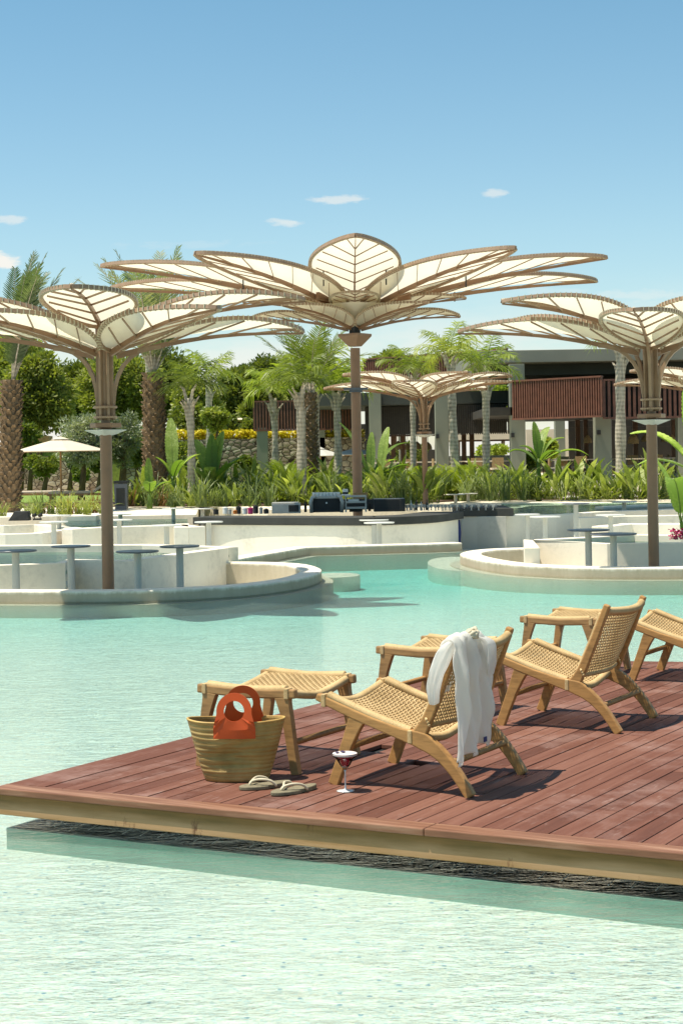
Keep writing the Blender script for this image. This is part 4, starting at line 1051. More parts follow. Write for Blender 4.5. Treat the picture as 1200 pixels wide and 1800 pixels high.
sd_ = o.modifiers.new('thickness', 'SOLIDIFY'); sd_.thickness = .002
# sleeve hanging on the near side and one on the far side
def sleeve(pts, rads, seed):
    mm_ = MB(); P_ = smooth_poly([Vector(p) for p in pts], 8); n = 26; vs = []; fs = []; k = len(P_)
    for i, p in enumerate(P_):
        t = i / (k - 1); f_ = t * (len(rads) - 1); q = int(min(len(rads) - 2, f_)); r = rads[q] + (rads[q + 1] - rads[q]) * (f_ - q)
        for j in range(n):
            a = 2 * pi * j / n; rr_ = 1 + .22 * sin(3 * a + 4 * t + seed) + .12 * sin(7 * a + seed * 2 + 6 * t) + .1 * mnoise.noise(Vector((cos(a) * 2, sin(a) * 2, t * 8 + seed)))
            vs.append(p + lf * (cos(a) * r * rr_) + rt * (sin(a) * r * .42 * rr_))
    for i in range(k - 1):
        for j in range(n): a0 = i * n + j; a1 = i * n + (j + 1) % n; fs.append((a0, a1, a1 + n, a0 + n))
    fs.append(tuple(range(n))); mm_.add(vs, fs); return mm_
B0 = Vector(sh.location)
sleeve([CW(.65, .30, .705) - B0, CW(.63, .375, .665) - B0, CW(.60, .41, .57) - B0, CW(.58, .415, .49) - B0, CW(.575, .41, .42) - B0], [.05, .062, .058, .046, .03], 1.2).build('sleeve', 'linen', sh, smooth=True)
sleeve([CW(.65, .15, .70) - B0, CW(.70, .11, .665) - B0, CW(.705, .10, .58) - B0, CW(.705, .105, .52) - B0], [.04, .05, .042, .024], 3.1).build('sleeve', 'linen', sh, smooth=True)
m = MB(); kc = CW(.672, .215, .725) - B0
for k in range(5):
    a = k * 1.25; m.tube([kc + Vector((.022 * cos(a + t), .022 * sin(a + t), .01 * sin(2 * t + k) - .005 * k)) for t in (0, .8, 1.6, 2.4, 3.2)], [.006, .011, .012, .011, .006], 7)
m.build('knot', 'strap_cream', sh, smooth=True)
m = MB(); tg = CW(.70, .155, .235) - B0; m.box(tg, (.03, .004, .022), CA + pi / 2); m.build('care_label', 'blue', sh)
# ================================================================== PLANTS
def quad(mb, p, d, side, ln, wd, tip=.15, bend=None):
    """a leaf: base p, direction d, side vector, length, width; two segments"""
    b = bend if bend is not None else Vector((0, 0, 0)); m_ = p + d * ln * .5 + b * ln * .12; e = p + d * ln + b * ln * .45
    mb.add([p - side * wd * .35, p + side * wd * .35, m_ + side * wd * .5, m_ - side * wd * .5, e + side * wd * tip, e - side * wd * tip], [(0, 1, 2, 3), (3, 2, 4, 5)])
def frond(mb, base, az, el, Ln, droop, nl, ll, lw, plum=.5, ldroop=.6, stem=None, stalk=.12, r=None, curl=0):
    p = Vector(base); seg = 12; pts = [p.copy()]; e = el
    for i in range(seg):
        d = Vector((cos(az) * cos(e), sin(az) * cos(e), sin(e))); p = p + d * (Ln / seg); pts.append(p.copy()); e -= droop / seg * (.4 + 1.2 * i / seg)
    (stem or mb).tube(pts, [.022 * Ln / 2.5 * (1 - .85 * i / seg) + .003 for i in range(seg + 1)], 4, False)
    for i in range(nl):
        t = stalk + (1 - stalk) * (i + .5) / nl; f_ = t * seg; q = min(seg - 1, int(f_)); c = pts[q].lerp(pts[q + 1], f_ - q)
        tn = (pts[q + 1] - pts[q]).normalized(); sv = tn.cross(Vector((0, 0, 1)))
        if sv.length < .05: sv = Vector((-sin(az), cos(az), 0))
        sv.normalize(); up = sv.cross(tn)
        prof_ = sin(pi * (.12 + .85 * (t - stalk) / (1 - stalk))) ** .6
        for sd in (-1, 1):
            j = r.uniform(-1, 1)
            dd = (sv * sd * (1 - .25 * t) + tn * (.55 + .3 * t) + up * (j * plum)).normalized()
            quad(mb, c, dd, tn.cross(dd).cross(dd).normalized() if False else tn, ll * prof_ * r.uniform(.85, 1.1), lw, .12, Vector((0, 0, -ldroop * r.uniform(.7, 1.3))))
def crown_pts(r): return r
def boots_trunk(parent, h, r0, r1, r, name='trunk', lean=(0, 0)):
    mb = MB(); prof = []; k = 24
    pts = [(lean[0] * i / k, lean[1] * i / k, h * i / k) for i in range(k + 1)]
    mb.tube(pts, [r0 + (r1 - r0) * (i / k) for i in range(k + 1)], 14)
    rowh = .12; rows = int(h / rowh)
    for i in range(rows):
        z = (i + .5) * rowh; rr_ = r0 + (r1 - r0) * z / h; nn_ = max(6, int(2 * pi * rr_ / .19))
        for j in range(nn_):
            a = 2 * pi * (j + .5 * (i % 2)) / nn_ + r.uniform(-.08, .08); ox, oy = lean[0] * z / h, lean[1] * z / h
            o_ = Vector((ox + cos(a) * rr_ * .96, oy + sin(a) * rr_ * .96, z)); rad = Vector((cos(a), sin(a), 0)); tg_ = Vector((-sin(a), cos(a), 0)); ps = r.uniform(.05, .13)
            wv = .075 * r.uniform(.8, 1.15); hz = .12 * r.uniform(.8, 1.5)
            vs = [o_ - tg_ * wv, o_ + tg_ * wv, o_ + tg_ * wv * .5 + rad * ps + Vector((0, 0, hz * .8)), o_ - tg_ * wv * .5 + rad * ps + Vector((0, 0, hz * .8)), o_ + Vector((0, 0, hz)) + rad * ps * .2]
            mb.add(vs, [(0, 1, 2, 3), (3, 2, 4), (0, 3, 4), (1, 4, 2)])
    return mb.build(name, 'trunk_boot', parent)
def smooth_trunk(parent, h, r0, r1, r, lean=(0, 0), mat='trunk_grey', boots=True, bl=.9):
    mb = MB(); k = 20; pts = []; rs = []
    for i in range(k + 1):
        t = i / k; pts.append((lean[0] * t + .02 * sin(3 * t + lean[0] * 9), lean[1] * t, h * t)); rs.append((r0 * 1.25 if i == 0 else r0) + (r1 - r0) * t + .012 * sin(t * 19) + r.uniform(-.006, .006))
    mb.tube(pts, rs, 12); o = mb.build('trunk', mat, parent, smooth=True)
    if boots:
        mb = MB()
        for i in range(9):
            a = r.uniform(0, 2 * pi); z = h - r.uniform(.0, bl); b = Vector((lean[0] * z / h + cos(a) * r1 * .8, lean[1] * z / h + sin(a) * r1 * .8, z)); q = r.uniform(.3, .6)
            mb.tube([b, b + Vector((cos(a) * q * .15, sin(a) * q * .15, q * .6)), b + Vector((cos(a) * q * .5, sin(a) * q * .5, q))], [.06, .045, .018], 5, True, (1, .5))
        mb.build('old_leaf_bases', 'trunk_grey', parent)
    return o
def palm(name, label, px, py_base, d, py_top, r0, seed, kind='queen', nf=14, Ln=2.4, mat='palm_green', spread=1.0, lean=0, el=(15, 80), base_z=GZ, group=None, droop=1.6, ll=.55, cs=1.0, azr=None):
    r = random.Random(seed); p = atd(px, 800, d); top = atd(px, py_top, d); h = top.z - base_z
    root = empty(name, label, 'palm tree', (p.x, d, base_z), 0, group)
    if kind == 'queen': smooth_trunk(root, h, r0, r0 * .8, r, (lean, 0)); tp = Vector((lean, 0, h + .25))
    else: boots_trunk(root, h, r0, r0 * .82, r, lean=(lean, 0)); tp = Vector((lean, 0, h))
    mb = MB(); st_ = MB()
    if kind == 'queen': nf = max(8, int(nf * .7))
    for i in range(nf):
        az = (i * 2.4 + r.uniform(-.3, .3)) if azr is None else r.uniform(-azr, azr)
        e = R(el[0] + (el[1] - el[0]) * ((i + .5) / nf)) ; L_ = Ln * r.uniform(.85, 1.1) * (.60 if kind == 'queen' else 1)
        frond(mb, tp + Vector((cos(az) * .05, sin(az) * .05, 0)), az, e, L_, droop * r.uniform(.8, 1.2) * (1.1 - .4 * i / nf) * (.95 if kind == 'queen' else 1), int((24 if kind == 'queen' else 30) * cs), ll * r.uniform(.9, 1.1), .038 if kind == 'queen' else .055, .55 if kind == 'queen' else .22, 1.0 if kind == 'queen' else .12, st_, .14, r)
    mb.build('fronds', mat, root); st_.build('frond_stems', 'trunk_grey' if kind != 'queen' else mat, root)
    return root
palm('date_palm', 'stout date palm at the far left edge with fronds tied upward', 16, 890, 46, 668, .30, 1, 'date', 15, 3.5, 'palm_blue', lean=.12, el=(66, 86), droop=.45, ll=.5, cs=1.5, azr=1.3)
palm('date_palm', 'stout date palm behind the left parasol, right of its post', 272, 850, 50, 655, .35, 2, 'date', 20, 3.6, 'palm_blue', el=(58, 86), droop=.6, ll=.6, cs=1.4)
palm('date_palm', 'slim dark date palm close behind a grey queen palm near the bar', 547, 860, 52, 690, .19, 3, 'date', 14, 2.7, 'palm_green', el=(50, 84), droop=.9, ll=.5)
QG = 'slender grey-trunked palms in the garden bed'
palm('queen_palm', 'grey-trunked palm just right of the stout date palm', 336, 865, 49, 700, .125, 4, nf=15, Ln=2.0, lean=-.02, group=QG, el=(25, 82))
palm('queen_palm', 'palm whose fronds droop right over the grey shingled roof', 368, 850, 60, 668, .14, 5, nf=15, Ln=2.3, group=QG, el=(5, 70), droop=1.2)
palm('queen_palm', 'palm before the left end of the brown slatted screen', 483, 845, 55, 700, .12, 6, nf=17, Ln=2.0, group=QG, mat='palm_yellow', el=(20, 82), droop=2.0)
palm('queen_palm', 'double grey trunked palm behind the silver cabinet on the bar', 529, 862, 49, 690, .16, 7, nf=14, Ln=1.9, group=QG, el=(30, 82), droop=1.8)
palm('queen_palm', 'tall bushy palm rising left of the tallest parasol post', 556, 855, 56, 672, .12, 17, nf=18, Ln=2.6, group=QG, el=(35, 86), droop=1.2)
palm('queen_palm', 'palm immediately left of the tallest parasol post', 593, 845, 54, 690, .14, 8, nf=16, Ln=2.1, group=QG, mat='palm_yellow', el=(18, 82), droop=1.7)
palm('queen_palm', 'palm behind the left leaves of the small distant parasol', 724, 850, 54, 668, .11, 9, nf=15, Ln=2.0, group=QG, lean=.05, el=(20, 84), droop=1.9)
palm('queen_palm', 'tallest grey-trunked palm in the middle, right of the small parasol', 802, 850, 52, 640, .15, 10, nf=16, Ln=2.3, group=QG, lean=-.18, el=(15, 84), droop=1.9)
palm('queen_palm', 'yellow-green palm in front of the open restaurant', 851, 852, 54, 655, .135, 11, nf=16, Ln=2.0, mat='palm_yellow', group=QG, lean=.1, el=(0, 70), droop=1.3)
palm('queen_palm', 'pale-trunked palm left of the tall right parasol post', 1087, 868, 50, 610, .17, 12, nf=15, Ln=2.2, group=QG, lean=.1, el=(15, 84), droop=1.7)
palm('queen_palm', 'slim palm whose top shows above the main parasol leaves', 262, 840, 66, 520, .12, 13, nf=13, Ln=1.9, group=QG, el=(25, 80), droop=1.2)

# broad-crowned trees
def tree(name, label, cat, px, d, ytop, ybot, wpx, mat, seed, n=9000, leaf=.2, trunk_mat='bark', base_z=.8, depth=.8, group=None, hang=0.0, cl=26, flat=1.0, sz_=.55):
    r = random.Random(seed); top = atd(px, ytop, d).z; bot = atd(px, ybot, d).z; x = atd(px, 700, d).x; W_ = wpx * d / FOC / 2; H_ = (top - bot) / 2; zc = (top + bot) / 2 - base_z
    root = empty(name, label, cat, (x, d, base_z), 0, group)
    clumps = []
    for i in range(cl):
        while True:
            v = Vector((r.uniform(-1, 1), r.uniform(-1, 1), r.uniform(-1, 1)))
            if .25 < v.length < 1: break
        v = v * (.9 if v.length < .7 else .8)
        rad = r.uniform(.22, .42) * min(W_, H_ * 1.3)
        clumps.append((Vector((v.x * (W_ - rad * .6), v.y * (W_ - rad * .6) * depth, zc + v.z * (H_ - rad * .6 * flat))), rad))
    mb = MB()
    for i in range(n):
        c, rad = clumps[r.randrange(cl)]
        v = Vector((r.gauss(0, 1), r.gauss(0, 1), r.gauss(0, 1))).normalized(); q = r.random() ** .45
        p = c + Vector((v.x * rad * q, v.y * rad * q, v.z * rad * q * .75 * flat)); p.z -= hang * rad * (q ** 2) * .5
        d_ = (v + Vector((r.uniform(-.8, .8), r.uniform(-.8, .8), r.uniform(-.8, .8)))).normalized(); s_ = d_.cross(Vector((r.uniform(-1, 1), r.uniform(-1, 1), r.uniform(-1, 1)))).normalized()
        L_ = leaf * r.uniform(.6, 1.3); mb.add([p, p + s_ * L_ * sz_ * .5 + d_ * L_ * .5, p + d_ * L_, p - s_ * L_ * sz_ * .5 + d_ * L_ * .5], [(0, 1, 2, 3)])
    mb.build('crown', mat, root)
    m = MB(); m.tube([(0, 0, 0), (.1, 0, zc * .5), (0, 0, zc + H_ * .3)], [.05 * W_ + .08, .04 * W_ + .05, .03], 8)
    for i in range(0, cl, 2):
        c, rad = clumps[i]; b = Vector((0, 0, max(.2, zc - H_ * .6))); m.tube([b, b.lerp(c, .5) + Vector((0, 0, -.1 * H_)), c], [.025 * W_ + .02, .02 * W_, .02], 5)
    m.build('trunk', trunk_mat, root, smooth=True)
    return root
PG = 'pines beyond the garden'
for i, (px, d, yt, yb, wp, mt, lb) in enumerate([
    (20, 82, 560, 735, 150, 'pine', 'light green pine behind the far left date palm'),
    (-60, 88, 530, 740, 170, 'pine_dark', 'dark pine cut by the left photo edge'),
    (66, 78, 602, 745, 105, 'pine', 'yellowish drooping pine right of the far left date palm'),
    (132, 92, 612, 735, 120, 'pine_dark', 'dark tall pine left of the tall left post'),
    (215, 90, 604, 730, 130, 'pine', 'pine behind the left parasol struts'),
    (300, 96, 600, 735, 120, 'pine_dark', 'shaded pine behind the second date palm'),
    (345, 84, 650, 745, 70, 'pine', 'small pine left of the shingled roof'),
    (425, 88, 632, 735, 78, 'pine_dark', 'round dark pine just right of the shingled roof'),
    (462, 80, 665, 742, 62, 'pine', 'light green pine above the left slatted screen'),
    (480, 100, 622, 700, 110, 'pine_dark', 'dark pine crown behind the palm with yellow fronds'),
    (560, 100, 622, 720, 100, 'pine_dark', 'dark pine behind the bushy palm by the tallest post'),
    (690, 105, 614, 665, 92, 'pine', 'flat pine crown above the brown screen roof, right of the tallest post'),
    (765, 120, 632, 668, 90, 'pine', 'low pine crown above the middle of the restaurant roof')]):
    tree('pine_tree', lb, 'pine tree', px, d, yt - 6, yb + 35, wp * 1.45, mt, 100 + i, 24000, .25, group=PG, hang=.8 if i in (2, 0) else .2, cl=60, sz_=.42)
tree('olive_tree', 'grey-green olive tree left of the tall left post', 'olive tree', 140, 56, 706, 835, 115, 'olive', 200, 7500, .15, base_z=GZ, cl=30, sz_=.28)
tree('olive_tree', 'grey-green olive tree right of the tall left post', 'olive tree', 212, 58, 700, 840, 85, 'olive', 201, 6000, .15, base_z=GZ, cl=26, sz_=.28)
tree('garden_tree', 'small light green tree with thin trunk in front of the rubble wall', 'tree', 378, 58, 700, 765, 62, 'shrub', 202, 3200, .13, base_z=GZ, cl=18)
tree('garden_tree', 'green tree behind the open restaurant, seen above the low roof', 'tree', 800, 96, 660, 745, 150, 'shrub', 203, 6000, .28, cl=22)
tree('garden_tree', 'green tree behind the open restaurant near the pale column', 'tree', 880, 98, 668, 720, 90, 'palm_yellow', 204, 4000, .28, cl=18)
SG = 'round shrubs of the garden bank'
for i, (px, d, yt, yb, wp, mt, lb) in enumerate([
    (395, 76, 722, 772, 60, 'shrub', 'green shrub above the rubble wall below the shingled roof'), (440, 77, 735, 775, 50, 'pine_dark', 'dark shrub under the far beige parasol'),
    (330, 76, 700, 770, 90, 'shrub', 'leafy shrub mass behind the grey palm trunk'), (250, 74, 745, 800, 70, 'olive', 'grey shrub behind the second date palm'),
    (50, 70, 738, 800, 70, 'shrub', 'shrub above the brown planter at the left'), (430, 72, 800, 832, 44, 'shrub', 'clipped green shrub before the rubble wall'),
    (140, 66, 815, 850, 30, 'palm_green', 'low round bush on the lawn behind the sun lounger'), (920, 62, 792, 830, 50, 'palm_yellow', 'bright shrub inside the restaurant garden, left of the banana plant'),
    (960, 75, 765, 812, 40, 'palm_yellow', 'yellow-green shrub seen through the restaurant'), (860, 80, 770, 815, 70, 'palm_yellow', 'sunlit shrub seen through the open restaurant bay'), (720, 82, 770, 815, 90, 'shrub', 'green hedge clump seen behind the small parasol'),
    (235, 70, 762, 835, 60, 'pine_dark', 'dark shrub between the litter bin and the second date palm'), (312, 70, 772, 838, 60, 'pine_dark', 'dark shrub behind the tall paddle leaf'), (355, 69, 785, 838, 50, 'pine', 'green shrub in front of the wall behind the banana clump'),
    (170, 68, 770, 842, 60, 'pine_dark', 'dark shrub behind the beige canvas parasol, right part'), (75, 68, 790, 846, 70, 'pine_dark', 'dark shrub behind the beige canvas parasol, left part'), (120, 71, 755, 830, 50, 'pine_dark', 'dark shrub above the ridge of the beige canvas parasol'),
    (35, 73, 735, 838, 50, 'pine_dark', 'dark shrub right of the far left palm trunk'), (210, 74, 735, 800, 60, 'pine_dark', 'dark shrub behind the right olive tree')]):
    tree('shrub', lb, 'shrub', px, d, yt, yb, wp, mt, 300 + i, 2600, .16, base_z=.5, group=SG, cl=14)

# planting bed
def clump(name, mat, seed, n, h, wd, spread, bend, el=(45, 85), stalks=0):
    r = random.Random(seed); root = empty(name, '', 'plant'); mb = MB()
    for i in range(n):
        az = r.uniform(0, 2 * pi); e = R(r.uniform(*el)); L_ = h * r.uniform(.6, 1.1); p = Vector((r.uniform(-.5, .5) * spread, r.uniform(-.5, .5) * spread, 0)); seg = 6; pts = [p.copy()]; ee = e
        for k in range(seg): p = p + Vector((cos(az) * cos(ee), sin(az) * cos(ee), sin(ee))) * (L_ / seg); ee -= bend / seg * (k + 1) / seg * 2 * r.uniform(.5, 1.3); pts.append(p.copy())
        sv = Vector((-sin(az), cos(az), 0)); sv = (sv + Vector((r.uniform(-.5, .5), r.uniform(-.5, .5), r.uniform(-.5, .5)))).normalized(); vs = []
        for k, q in enumerate(pts):
            t = k / seg; w_ = wd * (.18 if t < stalks else max(.06, sin(pi * (max(0, t - stalks) / (1 - stalks) * .86 + .14)) ** .8))
            if stalks == 0: w_ = wd * (1 - t) ** .5 * .9 + .002
            vs += [q - sv * w_ / 2, q + sv * w_ / 2]
        mb.add(vs, [(2 * k, 2 * k + 1, 2 * k + 3, 2 * k + 2) for k in range(seg)])
    mb.build('leaves', mat, root); return root
def cycad(seed, L_=.9):
    r = random.Random(seed); root = empty('cycad', '', 'plant'); mb = MB()
    for i in range(26): frond(mb, (0, 0, .1), i * 2.4, R(20 + 60 * (i / 26)), L_ * r.uniform(.85, 1.1), .9, 22, .22, .03, .1, .15, None, .1, r)
    mb.build('leaves', 'cycad', root); return root
def big_leaf(mb, pts, wd, split=.0, r=None, cup=.25):
    P_ = smooth_poly([Vector(p) for p in pts], 7); k = len(P_) - 1; vs = []; fs = []
    for i, p in enumerate(P_):
        t = i / k; d = (P_[min(i + 1, k)] - P_[max(i - 1, 0)]).normalized(); s_ = d.cross(Vector((0, 0, 1)));
        if s_.length < .1: s_ = Vector((1, 0, 0))
        s_.normalize(); up = s_.cross(d); w_ = wd * (sin(pi * min(.985, .06 + .94 * t)) ** .55) * .5
        e1 = w_ * (1 - (split if i % 2 else 0)); vs += [p - s_ * e1 + up * cup * e1, p, p + s_ * e1 + up * cup * e1]
    for i in range(k): a = 3 * i; fs += [(a, a + 1, a + 4, a + 3), (a + 1, a + 2, a + 5, a + 4)]
    mb.add(vs, fs)
def banana(label, px, py0, d, base_z, leaves, seed, stem_h, sc=1.0, group=None):
    r = random.Random(seed); x = atd(px, py0, d).x; root = empty('banana_plant', label, 'plant', (x, d, base_z), 0, group)
    m = MB(); m.tube([(0, 0, 0), (.02, 0, stem_h * .5), (.0, 0, stem_h)], [.09 * sc, .07 * sc, .045 * sc], 10); m.build('stem', 'banana', root, smooth=True)
    for az, el, L_, dr, wd in leaves:
        m = MB(); az = R(az); e = R(el); p = Vector((0, 0, stem_h * .85)); pts = [p.copy()]
        for k in range(6): p = p + Vector((cos(az) * cos(e), sin(az) * cos(e), sin(e))) * L_ / 6; e -= R(dr) / 6 * (.3 + 1.4 * k / 6); pts.append(p.copy())
        m.tube(pts, [.022 * sc * (1 - .12 * k) for k in range(7)], 5); big_leaf(m, pts[1:], wd, .12, r); m.build('leaf', 'banana', root, smooth=True)
    return root
protos = {
 'strap': [clump('strap_leaf_plant', 'strap', s, 26, 1.0, .055, .3, .9, (50, 88)) for s in (1, 2)],
 'lance': [clump('broad_leaf_plant', 'lance', s, 15, 1.15, .15, .35, .7, (55, 88), .35) for s in (3, 4, 5)],
 'grassy': [clump('grass_clump', 'grassy', s, 44, .85, .03, .25, 1.5, (40, 88)) for s in (6,)],
 'russet': [clump('russet_clump', 'russet', s, 24, .75, .04, .22, .6, (45, 88)) for s in (7,)],
 'cycad': [cycad(8)],
 'bushy': [clump('leafy_shrub', 'shrub', s, 90, .75, .09, .8, .8, (20, 88), .3) for s in (9, 10)]}
LBL = {'strap': ('bluish-green strap-leaved plant in the garden bed', 'strap-leaved plants of the bed'), 'lance': ('upright broad-leaved green plant in the garden bed', 'broad-leaved plants of the bed'),
       'grassy': ('pale yellow-green grassy clump in the left half of the bed', 'grassy clumps of the bed'), 'russet': ('brownish bladed clump in the left part of the bed', 'russet clumps of the bed'),
       'cycad': ('round yellow-green cycad of stiff feather leaves in the bed', 'cycads of the bed'), 'bushy': ('dense bushy green plant at the back of the bed', 'bushy plants of the bed')}
used = set(); rp = random.Random(21)
def put(kind, x, y, s_=1.0):
    pr = rp.choice(protos[kind])
    if pr.name not in used: o = pr; used.add(pr.name)
    else: o = dup(pr)
    o['label'], o['group'] = LBL[kind]; o['category'] = 'plant'; o.location = (x, y, GZ + .05); o.rotation_euler = (0, 0, rp.uniform(0, 6.28)); o.scale = (s_, s_, s_ * rp.uniform(.9, 1.12))
# front row
px = 228
while px < 1235:
    yb = 891 if px < 480 else (886 if px < 760 else 879)
    g_ = onz(px, yb, GZ + .05); y = max(g_.y, 44.5) + rp.uniform(.1, .7); x = (px - 601) / FOC * y
    if px < 300: k = rp.choice(['grassy', 'strap', 'grassy', 'russet'])
    elif px < 350: k = rp.choice(['grassy', 'strap', 'russet'])
    elif px < 470: k = rp.choice(['strap', 'strap', 'lance'])
    elif px < 700: k = rp.choice(['strap', 'lance', 'lance', 'bushy'])
    else: k = rp.choice(['lance', 'lance', 'lance', 'strap', 'strap', 'bushy'])
    put(k, x, y, rp.uniform(.62, 1.15) * (1.0 if k != 'bushy' else .8)); px += rp.uniform(13, 21)
px = 235
while px < 1235:
    y = rp.uniform(47.5, 50); x = (px - 601) / FOC * y
    k = rp.choice(['strap', 'lance', 'bushy', 'bushy'] if px < 740 else ['lance', 'lance', 'strap', 'strap'])
    put(k, x, y, rp.uniform(.75, 1.3)); px += rp.uniform(20, 30)
px = 300
while px < 760:
    y = rp.uniform(50.5, 53.5); x = (px - 601) / FOC * y
    put(rp.choice(['bushy', 'bushy', 'lance', 'cycad']), x, y, rp.uniform(1.1, 1.5)); px += rp.uniform(18, 28)
for px, y, s_ in ((700, 50, 1.1), (722, 51.5, 1.2), (742, 50.5, 1.1), (757, 52, 1.2), (812, 50.5, 1.3), (830, 52, 1.3), (790, 51, 1.1), (900, 50.5, 1.1), (888, 52, 1.2), (935, 50.5, 1.1), (575, 50, 1.1), (505, 50.5, 1.0), (620, 51, 1.1)): put('cycad', (px - 601) / FOC * y, y, s_)
px = 45
while px < 178:
    y = rp.uniform(40.5, 42.5); x = (px - 598) / FOC * y
    put(rp.choice(['russet', 'grassy', 'strap', 'grassy']), x, y, rp.uniform(.6, .95)); px += rp.uniform(8, 15)
for px in (-10, 2, 60, 150): put('grassy', (px - 598) / FOC * 41, 41, .6)
# bananas and strelitzias
banana('tall banana plant with a paddle leaf, between date palm and grey palm', 303, 800, 48, GZ, [(100, 82, 1.9, 18, .42), (20, 60, 1.2, 70, .4), (200, 70, .9, 60, .3), (-60, 55, 1.1, 80, .35)], 1, .9)
banana('dark green banana clump right of the grey palm trunk', 372, 820, 50, GZ, [(120, 62, 1.9, 30, .45), (60, 76, 1.9, 25, .45), (170, 52, 1.5, 50, .42), (15, 58, 1.5, 60, .42), (-40, 52, 1.4, 60, .42), (220, 50, 1.3, 60, .4), (90, 84, 1.7, 10, .4), (-90, 48, 1.3, 60, .4)], 2, .55)
banana('leafy banana plant in front of the restaurant column', 945, 800, 48.5, GZ, [(110, 84, 1.3, 20, .30), (20, 66, 1.25, 95, .32), (150, 50, 1.1, 110, .32), (-10, 35, 1.6, 100, .34), (60, 72, 1.5, 80, .3), (200, 70, .9, 110, .26), (-60, 40, 1.2, 90, .3)], 3, 1.25)
banana('banana plant half hidden right of the tallest post', 650, 800, 50, GZ, [(30, 62, 1.9, 80, .3), (150, 70, 2.2, 40, .3), (80, 80, 1.6, 20, .3), (-30, 55, 1.2, 70, .3)], 4, .7)
banana('young banana plant with pale leaves near the small parasol', 668, 800, 49, GZ, [(60, 78, 1.6, 30, .35), (10, 40, 1.0, 80, .3)], 5, .9)
banana('low banana clump left of the stout date palm with pale leaves', 262, 830, 47, GZ, [(-80, 55, .8, 100, .4), (100, 80, 1.1, 10, .25), (20, 50, .8, 90, .35)], 6, .45)
banana('banana plant beside the right parasol post with torn leaf', 1196, 900, 27.5, .24, [(-112, 72, 1.25, 120, .40), (150, 76, 1.3, 40, .25), (60, 60, 1.2, 60, .35)], 7, .3, .6)
banana('tall banana plant cut by the right photo edge, glossy leaf curling left', 1225, 900, 29, .24, [(188, 55, 1.5, 95, .42), (176, 30, 1.1, 80, .25), (100, 80, 1.6, 30, .4)], 8, 1.25, .8)
m = MB(); r = random.Random(5); c_ = atd(1190, 938, 25.6)
for i in range(260):
    p = c_ + Vector((r.uniform(-.12, .3), r.uniform(-.1, .1), r.uniform(-.1, .06))); d_ = Vector((r.uniform(-1, 1), r.uniform(-1, 1), r.uniform(.1, 1))).normalized(); quad(m, p, d_, d_.cross(Vector((0, 0, 1))).normalized(), .04, .035, .3)
tag(m.build('pink_flowers', 'flower_p'), 'small bright pink flowering plant at the right basin rim', 'plant')

# ================================================================== GARDEN THINGS
def wallbox(name, label, cat, x0, x1, d, y0, y1, mat, th=.5, z0=None):
    a = atd(x0, y1, d); b = atd(x1, y0, d); z_ = a.z if z0 is None else z0
    m = MB(); m.box(((a.x + b.x) / 2, d + th / 2, (z_ + b.z) / 2), (b.x - a.x, th, b.z - z_)); return tag(m.build(name, mat), label, cat)
wallbox('rubble_wall', 'rubble stone retaining wall topped with yellow flowers', 'wall', 215, 640, 74, 768, 830, 'stone', .6, .3)
wallbox('rubble_wall', 'brown rubble wall behind the beige parasol and lawn', 'wall', 28, 190, 76, 800, 834, 'stone', .6, .3)
m = MB(); r = random.Random(9)
for i in range(5200):
    px = r.uniform(218, 640); dens = .5 + .5 * mnoise.noise(Vector((px * .05, 0, 0)))
    if r.random() > dens + .35: continue
    p = atd(px, 765, 74.2) + Vector((0, r.uniform(-.1, .6), r.uniform(-.28, .18))); d_ = Vector((r.uniform(-1, 1), r.uniform(-1, 1), r.uniform(0, 1))).normalized(); quad(m, p, d_, d_.cross(Vector((0.1, 0, 1))).normalized(), .13, .12, .3)
o = m.build('flowering_hedge', 'flower_y'); tag(o, 'low yellow flowering hedge along the top of the rubble wall', 'hedge')
wallbox('planter_box', 'brown timber planter box in the trees at the left', 'planter', 36, 86, 72, 766, 792, 'teak_dark', 1.0)
# roof house
hs = empty('garden_house', 'house with pale grey shingled roof and dark gable beyond the pines', 'house', (atd(385, 700, 92).x, 92, .8))
def hp(px, py, dy=0): p = atd(px, py, 92 + dy); return (p.x - hs.location.x, dy, p.z - .8)
m = MB(); m.add([hp(340, 690), hp(408, 690), hp(400, 636, 4), hp(352, 636, 4)], [(0, 1, 2, 3)]); 
rm = Mt('grey_shingle'); wv = rm.n.new('ShaderNodeTexWave'); wv.bands_direction = 'Z'; wv.inputs['Scale'].default_value = 2.2; rm.l.new(rm.tc.outputs['Object'], wv.inputs[0])
rm.col(rm.ramp(wv.outputs['Fac'], [(.1, (.24, .25, .25)), (.4, (.36, .37, .37))])); rm.set(.6); MAT['shingle'] = rm.m
m.build('roof', 'shingle', hs)
m = MB(); a = hp(345, 706); b = hp(406, 689); m.box(((a[0] + b[0]) / 2, 1.0, (b[2]) / 2), (b[0] - a[0], 1.6, b[2])); m.build('wall', 'table_dark', hs)
